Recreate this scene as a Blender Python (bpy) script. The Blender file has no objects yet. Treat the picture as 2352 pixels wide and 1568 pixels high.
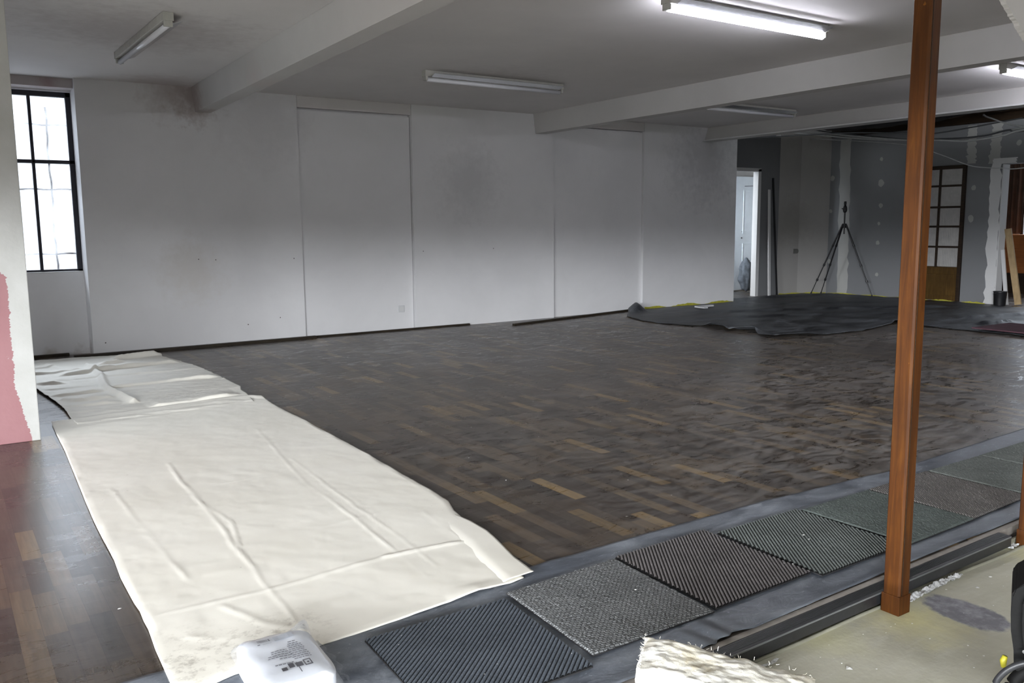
import bpy, bmesh, math, random
import numpy as np
from mathutils import Vector, Matrix, noise as mnoise

random.seed(7)
C = bpy.context.scene.collection
scn = bpy.context.scene

# ------------------------------------------------------------------ camera, sky, daylight, exposure
def make_camera():
    a, b, g = 0.59428244, -0.13495548, -0.0088844          # yaw, pitch, roll
    f = Vector((math.sin(a)*math.cos(b), math.cos(a)*math.cos(b), math.sin(b)))
    r = Vector((math.cos(a), -math.sin(a), 0)); u = r.cross(f)
    r2 = math.cos(g)*r + math.sin(g)*u
    u2 = -math.sin(g)*r + math.cos(g)*u
    cd = bpy.data.cameras.new('camera'); cd.sensor_width = 36.0
    cd.lens = 36.0*1974.07/2352.0; cd.clip_start = 0.05; cd.clip_end = 100
    co = bpy.data.objects.new('camera', cd); C.objects.link(co)
    m = Matrix(((r2.x, u2.x, -f.x, 0), (r2.y, u2.y, -f.y, 0), (r2.z, u2.z, -f.z, 1.22), (0, 0, 0, 1)))
    co.matrix_world = m
    scn.camera = co
make_camera()

w = bpy.data.worlds.new('overcast_sky'); scn.world = w; w.use_nodes = True
bg = w.node_tree.nodes['Background']
bg.inputs[0].default_value = (0.90, 0.95, 1.0, 1); bg.inputs[1].default_value = 2.2

def area(name, loc, direction, sx, sy, power, col=(0.93, 0.96, 1.0), spread=180):
    l = bpy.data.lights.new(name, 'AREA'); l.shape = 'RECTANGLE'; l.size = sx; l.size_y = sy
    l.energy = power; l.color = col; l.spread = math.radians(spread)
    o = bpy.data.objects.new(name, l); C.objects.link(o); o.location = loc
    o.rotation_euler = Vector(direction).to_track_quat('-Z', 'Y').to_euler()
    return o
# daylight falling in through the openings behind and beside the camera
area('daylight_left', (-13.2, -1.2, 3.9), (1.0, 0.22, -0.12), 10.0, 3.4, 4000)
area('daylight_skyline', (-13.0, -2.5, 2.43), (1.0, 0.45, -0.04), 15.0, 0.28, 4500)
area('daylight_skyline_rear', (-5.0, -8.0, 2.43), (0.35, 1.0, -0.04), 10.0, 0.30, 2600)
area('daylight_back', (-4.5, -8.2, 4.0), (0.15, 1.0, -0.2), 9.0, 3.0, 3200)
area('daylight_window', (0.2, 13.6, 5.2), (0.06, -1.0, -0.72), 4.0, 3.0, 1100)
area('daylight_far_room', (16.6, 6.2, 2.0), (-1.0, 0, -0.25), 2.0, 1.6, 160)
area('daylight_side_room', (9.95, 10.25, 1.4), (1.0, 0.06, -0.05), .5, 1.6, 20, (0.8, 0.9, 1.0), 60)

scn.view_settings.view_transform = 'Standard'
scn.view_settings.look = 'None'
scn.view_settings.gamma = 1.0
scn.view_settings.use_curve_mapping = False
scn.view_settings.exposure = 0.0

# ------------------------------------------------------------------ node helpers
class NT:
    def __init__(s, name):
        s.m = bpy.data.materials.new(name); s.m.use_nodes = True
        s.t = s.m.node_tree; s.t.nodes.clear()
        s.out = s.t.nodes.new('ShaderNodeOutputMaterial')
        s._obj = None
    def n(s, typ, ins=None, out=0, **props):
        nd = s.t.nodes.new('ShaderNode'+typ)
        for k, v in props.items(): setattr(nd, k, v)
        for k, v in (ins or {}).items():
            sock = nd.inputs[k]
            if isinstance(v, bpy.types.NodeSocket): s.t.links.new(v, sock)
            else:
                if hasattr(sock.default_value, '__len__') and not hasattr(v, '__len__'): v = (v,)*len(sock.default_value)
                if hasattr(v, '__len__') and len(v) == 3 and len(sock.default_value) == 4: v = (*v, 1)
                sock.default_value = v
        return nd.outputs[out] if out is not None else nd
    def co(s):
        if s._obj is None: s._obj = s.n('TexCoord', out=3)
        return s._obj
    def xyz(s):
        nd = s.n('SeparateXYZ', {0: s.co()}, out=None)
        return nd.outputs
    def ma(s, op, a, b=0.0, c=0.0, clamp=False):
        return s.n('Math', {0: a, 1: b, 2: c}, operation=op, use_clamp=clamp)
    def scale(s, v, sc): return s.n('VectorMath', {0: v, 1: sc}, operation='MULTIPLY')
    def noise(s, sc, vec=None, detail=4, rough=.55, dist=0.0, out=0):
        v = s.co() if vec is None else vec
        return s.n('TexNoise', {'Vector': v, 'Scale': sc, 'Detail': detail, 'Roughness': rough, 'Distortion': dist}, out=out)
    def ramp(s, fac, stops, mode='LINEAR', out=0):
        nd = s.n('ValToRGB', {0: fac}, out=None); r = nd.color_ramp; r.interpolation = mode
        while len(r.elements) < len(stops): r.elements.new(0.5)
        for e, (p, c) in zip(r.elements, stops):
            e.position = p
            e.color = (c, c, c, 1) if not hasattr(c, '__len__') else (*c, 1)
        return nd.outputs[out]
    def mix(s, f, a, b, mode='MIX'):
        return s.n('MixRGB', {0: f, 1: a, 2: b}, blend_type=mode)
    def bump(s, h, strength=.3, dist=.01, normal=None):
        d = {'Height': h, 'Strength': strength, 'Distance': dist}
        if normal is not None: d['Normal'] = normal
        return s.n('Bump', d)
    def pbr(s, col, rough=.6, normal=None, **kw):
        d = {'Base Color': col, 'Roughness': rough}
        if normal is not None: d['Normal'] = normal
        for k, v in kw.items(): d[k.replace('_', ' ')] = v
        o = s.n('BsdfPrincipled', d); s.t.links.new(o, s.out.inputs[0]); return s.m

def simple(name, col, rough=.6, var=.12, sc=12, bump=.1, bsc=80, **kw):
    t = NT(name)
    c2 = tuple(max(0, x*(1-var)) for x in col); c1 = tuple(min(1, x*(1+var)) for x in col)
    c = t.mix(t.ramp(t.noise(sc), [(.3, 0), (.7, 1)]), c2, c1)
    return t.pbr(c, rough, t.bump(t.noise(bsc), bump, .004), **kw)

# ------------------------------------------------------------------ materials
def m_parquet():
    t = NT('dark_parquet'); x, y, z = t.xyz()
    wob = t.noise(2.0, detail=2)
    row = t.ma('FLOOR', t.ma('DIVIDE', x, .066))
    r1 = t.n('TexWhiteNoise', {'W': row}, noise_dimensions='1D')
    ty = t.ma('ADD', t.ma('DIVIDE', y, .36), t.ma('MULTIPLY', r1, 9.0))
    colm = t.ma('FLOOR', ty)
    cell = t.n('CombineXYZ', {0: row, 1: colm})
    rnd = t.n('TexWhiteNoise', {'Vector': cell}, noise_dimensions='2D', out=None)
    base = t.ramp(rnd.outputs[0], [(0, (.032, .025, .020)), (.35, (.052, .040, .030)), (.62, (.078, .059, .042)), (.85, (.110, .080, .050)), (.95, (.165, .115, .058)), (1, (.26, .175, .078))])
    hue = t.n('SeparateColor', {0: rnd.outputs[1]}, out=None)
    base = t.mix(t.ma('MULTIPLY', hue.outputs[1], .22), base, (.075, .050, .038))
    gv = t.n('VectorMath', {0: t.scale(t.co(), (70, 4, 1)), 1: t.scale(rnd.outputs[1], 9.0)}, operation='ADD')
    grain = t.noise(1.0, gv, 5, .6)
    base = t.mix(1.0, base, t.ramp(grain, [(.25, .62), (.75, 1.3)]), 'MULTIPLY')
    # joints between the strips
    fx = t.ma('FRACT', t.ma('DIVIDE', x, .066)); fy = t.ma('FRACT', ty)
    dx = t.ma('MULTIPLY', t.ma('MINIMUM', fx, t.ma('SUBTRACT', 1.0, fx)), .066)
    dy = t.ma('MULTIPLY', t.ma('MINIMUM', fy, t.ma('SUBTRACT', 1.0, fy)), .36)
    gap = t.ma('LESS_THAN', t.ma('MINIMUM', dx, dy), .0010)
    base = t.mix(t.ma('MULTIPLY', gap, .55), base, (.012, .009, .008))
    # wiped, dusty smears lying diagonally over the boards
    mp = t.n('Mapping', {'Vector': t.co(), 'Rotation': (0, 0, .5), 'Scale': (1.0, 2.6, 1.0)})
    sm = t.noise(4.2, mp, 8, .68, 1.4)
    sm2 = t.noise(.55, None, 3, .5, .4)
    d = t.ma('MULTIPLY', t.ramp(sm, [(.40, 0), (.60, 1)]), t.ramp(sm2, [(.3, .35), (.7, 1)]))
    side = t.n('MapRange', {0: x, 1: .2, 2: 5.0, 3: .10, 4: .80})  # smears paler to the right: real dust plus painted reflection haze
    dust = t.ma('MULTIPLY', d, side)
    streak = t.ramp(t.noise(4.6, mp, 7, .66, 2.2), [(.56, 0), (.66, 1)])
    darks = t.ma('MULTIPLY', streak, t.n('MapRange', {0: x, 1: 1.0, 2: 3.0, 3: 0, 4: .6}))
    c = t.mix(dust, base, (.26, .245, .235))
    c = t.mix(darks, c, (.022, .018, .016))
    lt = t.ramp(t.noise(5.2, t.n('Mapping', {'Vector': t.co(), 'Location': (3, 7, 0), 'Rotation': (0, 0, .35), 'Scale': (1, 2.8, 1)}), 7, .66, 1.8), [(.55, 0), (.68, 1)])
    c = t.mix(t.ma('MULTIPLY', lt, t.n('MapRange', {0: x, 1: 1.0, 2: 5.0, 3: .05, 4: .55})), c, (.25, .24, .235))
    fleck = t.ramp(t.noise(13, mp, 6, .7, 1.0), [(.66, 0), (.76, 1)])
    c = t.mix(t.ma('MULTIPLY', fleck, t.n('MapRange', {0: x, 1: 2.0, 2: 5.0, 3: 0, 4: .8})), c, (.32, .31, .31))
    ro = t.n('MapRange', {0: dust, 1: 0, 2: .5, 3: .27, 4: .50})
    ro = t.ma('ADD', ro, t.ma('MULTIPLY', t.ma('SUBTRACT', wob, .5), .12))
    nb = t.bump(t.ma('ADD', t.ma('MULTIPLY', grain, .25), t.ma('MULTIPLY', gap, -.6)), .18, .003)
    return t.pbr(c, ro, nb)

def m_plaster(name, col, stain=None, extra=None, rough=.75):
    t = NT(name)
    a = t.noise(.8, None, 5, .6, .3); b = t.noise(5.5, None, 4, .6)
    c = t.mix(t.ramp(a, [(.35, 0), (.68, 1)]), tuple(k*.90 for k in col), col)
    c = t.mix(t.ma('MULTIPLY', t.ramp(b, [(.55, 0), (.8, 1)]), .16), c, tuple(k*.80 for k in col))
    for (p, r, sc_, amt) in (stain or []):
        dd = t.n('VectorMath', {0: t.co(), 1: p}, operation='DISTANCE', out=1)
        dd = t.ma('ADD', dd, t.ma('MULTIPLY', t.ma('SUBTRACT', t.noise(11, None, 5, .65), .5), r*1.4))
        f = t.n('MapRange', {0: dd, 1: r*.25, 2: r, 3: amt, 4: 0.0})
        c = t.mix(f, c, sc_)
    fine = t.noise(60, None, 5, .6)
    return t.pbr(c, rough, t.bump(t.ma('ADD', fine, t.ma('MULTIPLY', b, 2.0)), .16, .004))

def m_pink():
    t = NT('pink_wall_overpainted'); x, y, z = t.xyz()
    # ragged edge of the white roller paint: widest flare at the skirting
    jag = t.ma('MULTIPLY', t.ma('SUBTRACT', t.noise(26, t.scale(t.co(), (.5, 1, 1.6)), 6, .7), .5), .055)
    fl = t.n('MapRange', {0: z, 1: .0, 2: .32, 3: .065, 4: .0})
    bound = t.ma('ADD', t.ma('ADD', .355, fl), jag)
    up = t.n('MapRange', {0: z, 1: .95, 2: 1.15, 3: 0, 4: .14})
    bound = t.ma('SUBTRACT', bound, up)
    f = t.ma('GREATER_THAN', x, bound)
    spots = t.ramp(t.noise(17, None, 6, .7), [(.68, 0), (.71, 1)])
    near = t.n('MapRange', {0: t.ma('SUBTRACT', bound, x), 1: 0.0, 2: .05, 3: 1, 4: 0})
    f = t.ma('MAXIMUM', f, t.ma('MULTIPLY', spots, near))
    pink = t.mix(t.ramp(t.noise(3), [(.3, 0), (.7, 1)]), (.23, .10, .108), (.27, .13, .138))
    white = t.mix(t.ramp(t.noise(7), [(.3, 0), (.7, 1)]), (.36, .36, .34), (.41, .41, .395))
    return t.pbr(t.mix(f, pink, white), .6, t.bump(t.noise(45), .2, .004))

def m_canvas(name, stain):
    t = NT(name)
    v = t.co()
    wv = t.ma('ADD', t.n('TexWave', {'Vector': v, 'Scale': 180.0}, bands_direction='X', out=1), t.n('TexWave', {'Vector': v, 'Scale': 180.0}, bands_direction='Y', out=1))
    c = t.mix(t.ramp(t.noise(1.6, None, 5), [(.3, 0), (.7, 1)]), (.82, .795, .715), (.89, .87, .80))
    sp = t.ramp(t.noise(30, None, 2, .5), [(.77, 0), (.80, 1)])
    c = t.mix(t.ma('MULTIPLY', sp, .35), c, (.30, .27, .24))
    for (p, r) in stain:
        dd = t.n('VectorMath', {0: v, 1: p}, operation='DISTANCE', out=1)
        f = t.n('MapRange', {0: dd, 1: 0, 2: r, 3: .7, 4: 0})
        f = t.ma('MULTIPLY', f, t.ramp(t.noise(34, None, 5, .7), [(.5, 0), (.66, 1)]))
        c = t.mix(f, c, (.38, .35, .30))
    return t.pbr(c, .85, t.bump(t.ma('ADD', wv, t.ma('MULTIPLY', t.noise(14), 3.0)), .12, .003))

def m_film(name, col, dust, rough=.38, amt=.5, sc=3.0):
    t = NT(name)
    mp = t.n('Mapping', {'Vector': t.co(), 'Rotation': (0, 0, .25), 'Scale': (1, 2.0, 1)})
    s = t.noise(sc, mp, 7, .62, .9)
    f = t.ma('MULTIPLY', t.ramp(s, [(.40, 0), (.70, 1)]), amt)
    c = t.mix(f, col, dust)
    scr = t.ramp(t.noise(16, mp, 3, .5, 3.0), [(.655, 0), (.675, 1), (.69, 1), (.71, 0)])
    c = t.mix(t.ma('MULTIPLY', scr, .28), c, tuple(k*1.8 for k in dust))
    ro = t.n('MapRange', {0: f, 1: 0, 2: amt, 3: rough, 4: rough+.22})
    return t.pbr(c, ro, t.bump(t.noise(7, mp, 5, .6, .5), .22, .02))

def m_carpet(name, c0, c1, kind='plush'):
    t = NT(name)
    fz = t.noise(260, None, 3, .7)
    big = t.noise(5, None, 4, .6)
    c = t.mix(t.ramp(fz, [(.3, 0), (.72, 1)]), c0, c1)
    c = t.mix(1.0, c, t.ramp(big, [(.3, .8), (.7, 1.15)]), 'MULTIPLY')
    h = fz
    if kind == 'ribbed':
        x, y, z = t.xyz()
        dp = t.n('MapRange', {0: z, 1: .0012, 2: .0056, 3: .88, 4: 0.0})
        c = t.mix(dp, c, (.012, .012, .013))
    elif kind == 'woven':
        mp = t.n('Mapping', {'Vector': t.co(), 'Rotation': (0, 0, .12)})
        br = t.n('TexBrick', {'Vector': mp, 'Color1': (1, 1, 1), 'Color2': (.75, .75, .75), 'Mortar': (0, 0, 0), 'Scale': 1.0, 'Mortar Size': .0026, 'Mortar Smooth': .6, 'Brick Width': .017, 'Row Height': .0095}, out=0)
        c = t.mix(1.0, c, t.mix(.70, (1, 1, 1), br), 'MULTIPLY')
        h = t.ma('ADD', fz, br)
    elif kind == 'fine':
        mp = t.n('Mapping', {'Vector': t.co(), 'Rotation': (0, 0, -.85)})
        wv = t.n('TexWave', {'Vector': mp, 'Scale': 36.0, 'Distortion': .6, 'Detail': 2.0}, bands_direction='Y', out=1)
        c = t.mix(1.0, c, t.ramp(wv, [(.1, .35), (.6, 1.1)]), 'MULTIPLY')
        h = t.ma('ADD', fz, wv)
    spk = t.ramp(t.noise(95, None, 2, .5), [(.76, 0), (.79, 1)])
    c = t.mix(t.ma('MULTIPLY', spk, .6), c, (.42, .42, .42))
    return t.pbr(c, .95, t.bump(h, .4, .003), Specular_IOR_Level=.2)

def m_screed():
    t = NT('worn_screed'); x, y, z = t.xyz()
    a = t.noise(1.7, None, 6, .6, .8)
    c = t.ramp(a, [(.28, (.40, .39, .31)), (.5, (.51, .50, .405)), (.72, (.61, .60, .50))])
    mp = t.n('Mapping', {'Vector': t.co(), 'Rotation': (0, 0, .6), 'Scale': (1, 5, 1)})
    tr = t.noise(6, mp, 5, .6, .5)
    c = t.mix(t.ma('MULTIPLY', t.ramp(tr, [(.5, 0), (.75, 1)]), .35), c, (.66, .66, .59))
    # combed glue left behind in arcs
    rg = t.n('TexWave', {'Vector': t.n('Mapping', {'Vector': t.co(), 'Location': (-1.6, -.8, 0)}), 'Scale': 26.0, 'Distortion': 3.0, 'Detail': 3.0}, wave_type='RINGS', out=1)
    msk = t.ramp(t.noise(2.4, None, 3), [(.5, 0), (.62, 1)])
    c = t.mix(t.ma('MULTIPLY', t.ma('MULTIPLY', t.ramp(rg, [(.3, 0), (.8, 1)]), msk), .28), c, (.70, .69, .61))
    for p, r, col, am in [((2.56, 1.45, -.055), .22, (.64, .60, .30), .75), ((3.50, 1.48, -.055), .24, (.65, .62, .32), .7), ((2.20, 1.55, -.055), .16, (.60, .58, .32), .5)]:
        dd = t.n('VectorMath', {0: t.co(), 1: p}, operation='DISTANCE', out=1)
        dd = t.ma('ADD', dd, t.ma('MULTIPLY', t.ma('SUBTRACT', t.noise(9, None, 5, .65), .5), r*1.3))
        c = t.mix(t.n('MapRange', {0: dd, 1: .02, 2: r, 3: am, 4: 0}), c, col)
    # blue-grey mortar patch
    e = t.n('VectorMath', {0: t.n('VectorMath', {0: t.co(), 1: (2.725, 1.385, -.055)}, operation='SUBTRACT'), 1: (1/.095, 1/.150, 0)}, operation='MULTIPLY')
    e = t.n('VectorMath', {0: e}, operation='LENGTH', out=1)
    e = t.ma('ADD', e, t.ma('MULTIPLY', t.ma('SUBTRACT', t.noise(11, None, 5, .6), .5), .7))
    pc = t.mix(t.ramp(t.noise(22, None, 5, .65), [(.45, 0), (.7, 1)]), (.20, .20, .225), (.38, .38, .42))
    c = t.mix(t.n('MapRange', {0: e, 1: .88, 2: 1.02, 3: 1, 4: 0}), c, pc)
    return t.pbr(c, .62, t.bump(t.ma('ADD', t.noise(30, None, 6), t.ma('MULTIPLY', tr, .6)), .22, .006))

def m_stained_wood(name, cols, rough=.4, axis=2, sc=5.0):
    t = NT(name)
    st = [14, 14, 14]; st[axis] = .9
    g = t.noise(sc, t.scale(t.co(), tuple(st)), 6, .6, .6)
    c = t.ramp(g, [(.25, cols[0]), (.55, cols[1]), (.8, cols[2])])
    big = t.noise(2.2, None, 4, .6)
    c = t.mix(1.0, c, t.ramp(big, [(.3, .72), (.7, 1.2)]), 'MULTIPLY')
    nick = t.ramp(t.noise(19, None, 5, .7), [(.71, 0), (.74, 1)])
    c = t.mix(t.ma('MULTIPLY', nick, .5), c, tuple(min(1, k*2.6) for k in cols[2]))
    return t.pbr(c, rough, t.bump(g, .15, .003), Specular_IOR_Level=.25)

def m_emit(name, col, s):
    t = NT(name); e = t.n('Emission', {0: (*col, 1), 1: s}); t.t.links.new(e, t.out.inputs[0]); return t.m

def m_frosted(name, tint=(.93, .96, 1.0), clear=.86):
    t = NT(name)
    a = t.n('BsdfTranslucent', {0: tint}); b = t.n('BsdfTransparent', {0: tint})
    g = t.n('BsdfGlossy', {0: (.8, .8, .8), 'Roughness': .25})
    dirt = t.ramp(t.noise(3.0, None, 5), [(.3, clear*.75), (.7, clear*1.2)])
    m1 = t.n('MixShader', {0: dirt, 1: a, 2: b}); m2 = t.n('MixShader', {0: .06, 1: m1, 2: g})
    t.t.links.new(m2, t.out.inputs[0]); return t.m

def m_film_clear():
    t = NT('clear_wrap')
    a = t.n('BsdfTransparent', {0: (.97, .98, 1, 1)}); g = t.n('BsdfGlossy', {0: (1, 1, 1), 'Roughness': .12, 'Normal': t.bump(t.noise(40, None, 4, .6, 1.0), .8, .01)})
    d = t.n('BsdfDiffuse', {0: (.85, .88, .92)})
    f = t.n('Fresnel', {0: 1.5})
    m1 = t.n('MixShader', {0: .07, 1: a, 2: d})
    m2 = t.n('MixShader', {0: t.ma('MULTIPLY', f, .45, clamp=True), 1: m1, 2: g})
    t.t.links.new(m2, t.out.inputs[0]); return t.m

M = {}
M['parquet'] = m_parquet()
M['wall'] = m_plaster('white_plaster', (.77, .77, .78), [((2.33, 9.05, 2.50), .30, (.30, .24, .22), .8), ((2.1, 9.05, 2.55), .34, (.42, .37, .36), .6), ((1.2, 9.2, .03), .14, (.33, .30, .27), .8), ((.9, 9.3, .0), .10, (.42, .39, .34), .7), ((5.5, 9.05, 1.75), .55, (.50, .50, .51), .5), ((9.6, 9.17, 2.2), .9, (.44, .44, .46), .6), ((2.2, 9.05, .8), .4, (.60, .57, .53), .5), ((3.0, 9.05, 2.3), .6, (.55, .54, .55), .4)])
M['lintel'] = m_plaster('stained_plaster', (.50, .46, .46), [((1.05, 9.1, 2.55), .12, (.34, .24, .24), .7)])
M['ceiling'] = m_plaster('ceiling_paint', (.72, .70, .695), [((2.0, 8.9, 2.6), .5, (.44, .37, .36), .5), ((1.35, 6.7, 2.6), .9, (.40, .36, .36), .55), ((4.55, 7.1, 2.6), .7, (.45, .42, .41), .5)])
M['beam'] = m_plaster('beam_paint', (.58, .57, .56), [((2.33, 9.0, 2.5), .35, (.36, .29, .28), .7), ((2.4, 7.0, 2.36), .3, (.60, .52, .50), .4)])
M['pink'] = m_pink()
M['board'] = m_plaster('grey_plasterboard', (.21, .215, .225))
M['oldwall'] = m_plaster('patchy_render', (.36, .35, .335), [((12.2, 9.5, 1.2), .5, (.26, .25, .23), .6)])
M['compound'] = m_plaster('joint_compound', (.40, .40, .385))
M['jamb'] = m_plaster('white_jamb', (.70, .70, .70))
M['screed'] = m_screed()
M['riser'] = simple('dusty_riser', (.26, .255, .20), .8, .2, 9)
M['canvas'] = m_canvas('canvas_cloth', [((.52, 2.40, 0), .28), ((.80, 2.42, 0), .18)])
M['canvas_far'] = m_canvas('creased_canvas', [((1.5, 6.4, 0), .3)])
M['film'] = m_film('grey_blue_film', (.085, .097, .120), (.30, .33, .37), .36, .7)
M['blackfilm'] = m_film('black_fabric', (.014, .015, .019), (.150, .160, .175), .45, .85, 1.9)
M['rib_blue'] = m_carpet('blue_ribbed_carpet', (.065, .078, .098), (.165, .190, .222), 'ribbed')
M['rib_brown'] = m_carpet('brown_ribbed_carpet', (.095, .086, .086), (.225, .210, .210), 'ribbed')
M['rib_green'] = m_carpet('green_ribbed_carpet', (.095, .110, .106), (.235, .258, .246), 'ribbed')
M['woven'] = m_carpet('woven_carpet', (.165, .172, .178), (.34, .352, .358), 'woven')
M['plush'] = m_carpet('plush_carpet', (.072, .088, .083), (.165, .192, .180))
M['fine'] = m_carpet('fine_ribbed_carpet', (.125, .117, .112), (.255, .243, .233), 'fine')
M['plush2'] = m_carpet('faded_carpet', (.10, .111, .103), (.195, .212, .198))
M['redmat'] = m_carpet('maroon_carpet', (.065, .030, .040), (.12, .06, .075))
M['backing'] = simple('rubber_backing', (.014, .014, .015), .8)
M['post'] = m_stained_wood('stained_post', [(.040, .0115, .0015), (.078, .024, .0025), (.125, .045, .005)], .5)
M['darkwood'] = m_stained_wood('dark_wood', [(.016, .010, .006), (.030, .018, .010), (.050, .028, .014)], .5, 1)
M['skirt'] = m_stained_wood('dark_skirting', [(.018, .014, .010), (.032, .025, .017), (.052, .040, .025)], .45, 0)
M['door_wood'] = m_stained_wood('varnished_door', [(.050, .026, .007), (.085, .046, .011), (.120, .070, .018)], .4, 2)
M['pine'] = m_stained_wood('pine_plank', [(.36, .25, .13), (.46, .33, .18), (.55, .42, .25)], .6, 2)
M['orange'] = m_stained_wood('orange_wood', [(.22, .07, .02), (.33, .11, .03), (.42, .16, .05)], .4, 1)
M['plywood'] = simple('raw_step_edge', (.30, .275, .25), .6, .15, 25)
M['nosing'] = simple('black_rubber', (.022, .023, .026), .38, .15, 40, .1)
M['blackmetal'] = simple('black_metal', (.012, .012, .014), .4)
M['winframe'] = simple('black_steel_frame', (.016, .016, .026), .5, .2, 30)
M['bars'] = simple('rusty_bar', (.10, .09, .10), .8)
M['enamel'] = simple('white_enamel', (.50, .49, .45), .35, .08, 20, .03)
M['capplastic'] = simple('lamp_end_plastic', (.42, .42, .39), .5)
M['tube_off'] = simple('unlit_tube', (.74, .75, .80), .12, .02, 20, .0)
M['reflector'] = simple('metal_reflector', (.72, .73, .76), .22, .05, 15, .02, Metallic=.9)
M['tube_on'] = m_emit('lit_tube', (.90, .90, 1.0), 60)
M['frost'] = m_frosted('frosted_pane')
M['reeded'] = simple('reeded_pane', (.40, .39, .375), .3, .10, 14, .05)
M['bluewhite'] = simple('white_door_paint', (.66, .70, .74), .45, .04, 8)
M['grey_cloth'] = simple('grey_bundle', (.10, .11, .125), .9, .3, 18)
M['cable'] = simple('grey_cable', (.40, .41, .41), .5, .1)
M['cable_dark'] = simple('dark_cable', (.07, .075, .08), .5, .1)
M['membrane'] = simple('dark_membrane', (.020, .018, .018), .8, .3, 5, .4, 9)
M['socket'] = simple('white_socket', (.62, .63, .64), .4, .03)
M['greysocket'] = simple('grey_socket', (.14, .14, .13), .5, .1)
M['yellow'] = simple('yellow_foil', (.42, .40, .05), .5, .2, 30)
M['yellowclip'] = simple('yellow_plastic', (.34, .31, .02), .5)
M['foil'] = simple('crumpled_white_tape', (.66, .67, .68), .25, .1, 40, .3)
M['white_scrap'] = simple('white_scrap', (.55, .56, .57), .5)
M['bag_white'] = simple('white_pack', (.84, .86, .90), .45, .02, 9, .15, 30)
M['bag_grey'] = simple('grey_print', (.60, .63, .68), .45, .06, 30)
M['ink'] = simple('dark_print', (.035, .03, .045), .5)
M['ink_grey'] = simple('grey_ink', (.22, .22, .25), .5)
M['clear'] = m_film_clear()
M['machine'] = simple('black_moulded_plastic', (.005, .005, .005), .62, .2, 30, .12, 120, Specular_IOR_Level=.15)
M['screw'] = simple('steel_screw', (.55, .55, .55), .3, Metallic=1.0)
M['flake'] = simple('paint_flake', (.78, .78, .76), .7)
M['curtain'] = simple('brown_curtain', (.10, .055, .035), .8, .25, 6)
M['roomwall'] = m_plaster('far_room_plaster', (.42, .40, .38))
M['asphalt'] = simple('wet_tarmac', (.09, .09, .095), .7, .2, 3)

def m_wool():
    t = NT('glass_wool')
    a = t.noise(7, None, 6, .65, .6)
    c = t.ramp(a, [(.28, (.70, .60, .40)), (.42, (.80, .76, .64)), (.56, (.86, .85, .80))])
    return t.pbr(c, .95, t.bump(t.noise(60, None, 6, .75), .5, .006))
M['wool'] = m_wool()

# ------------------------------------------------------------------ geometry helpers
def link(name, me, parent=None):
    o = bpy.data.objects.new(name, me); C.objects.link(o)
    if parent is not None: o.parent = parent
    return o

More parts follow.
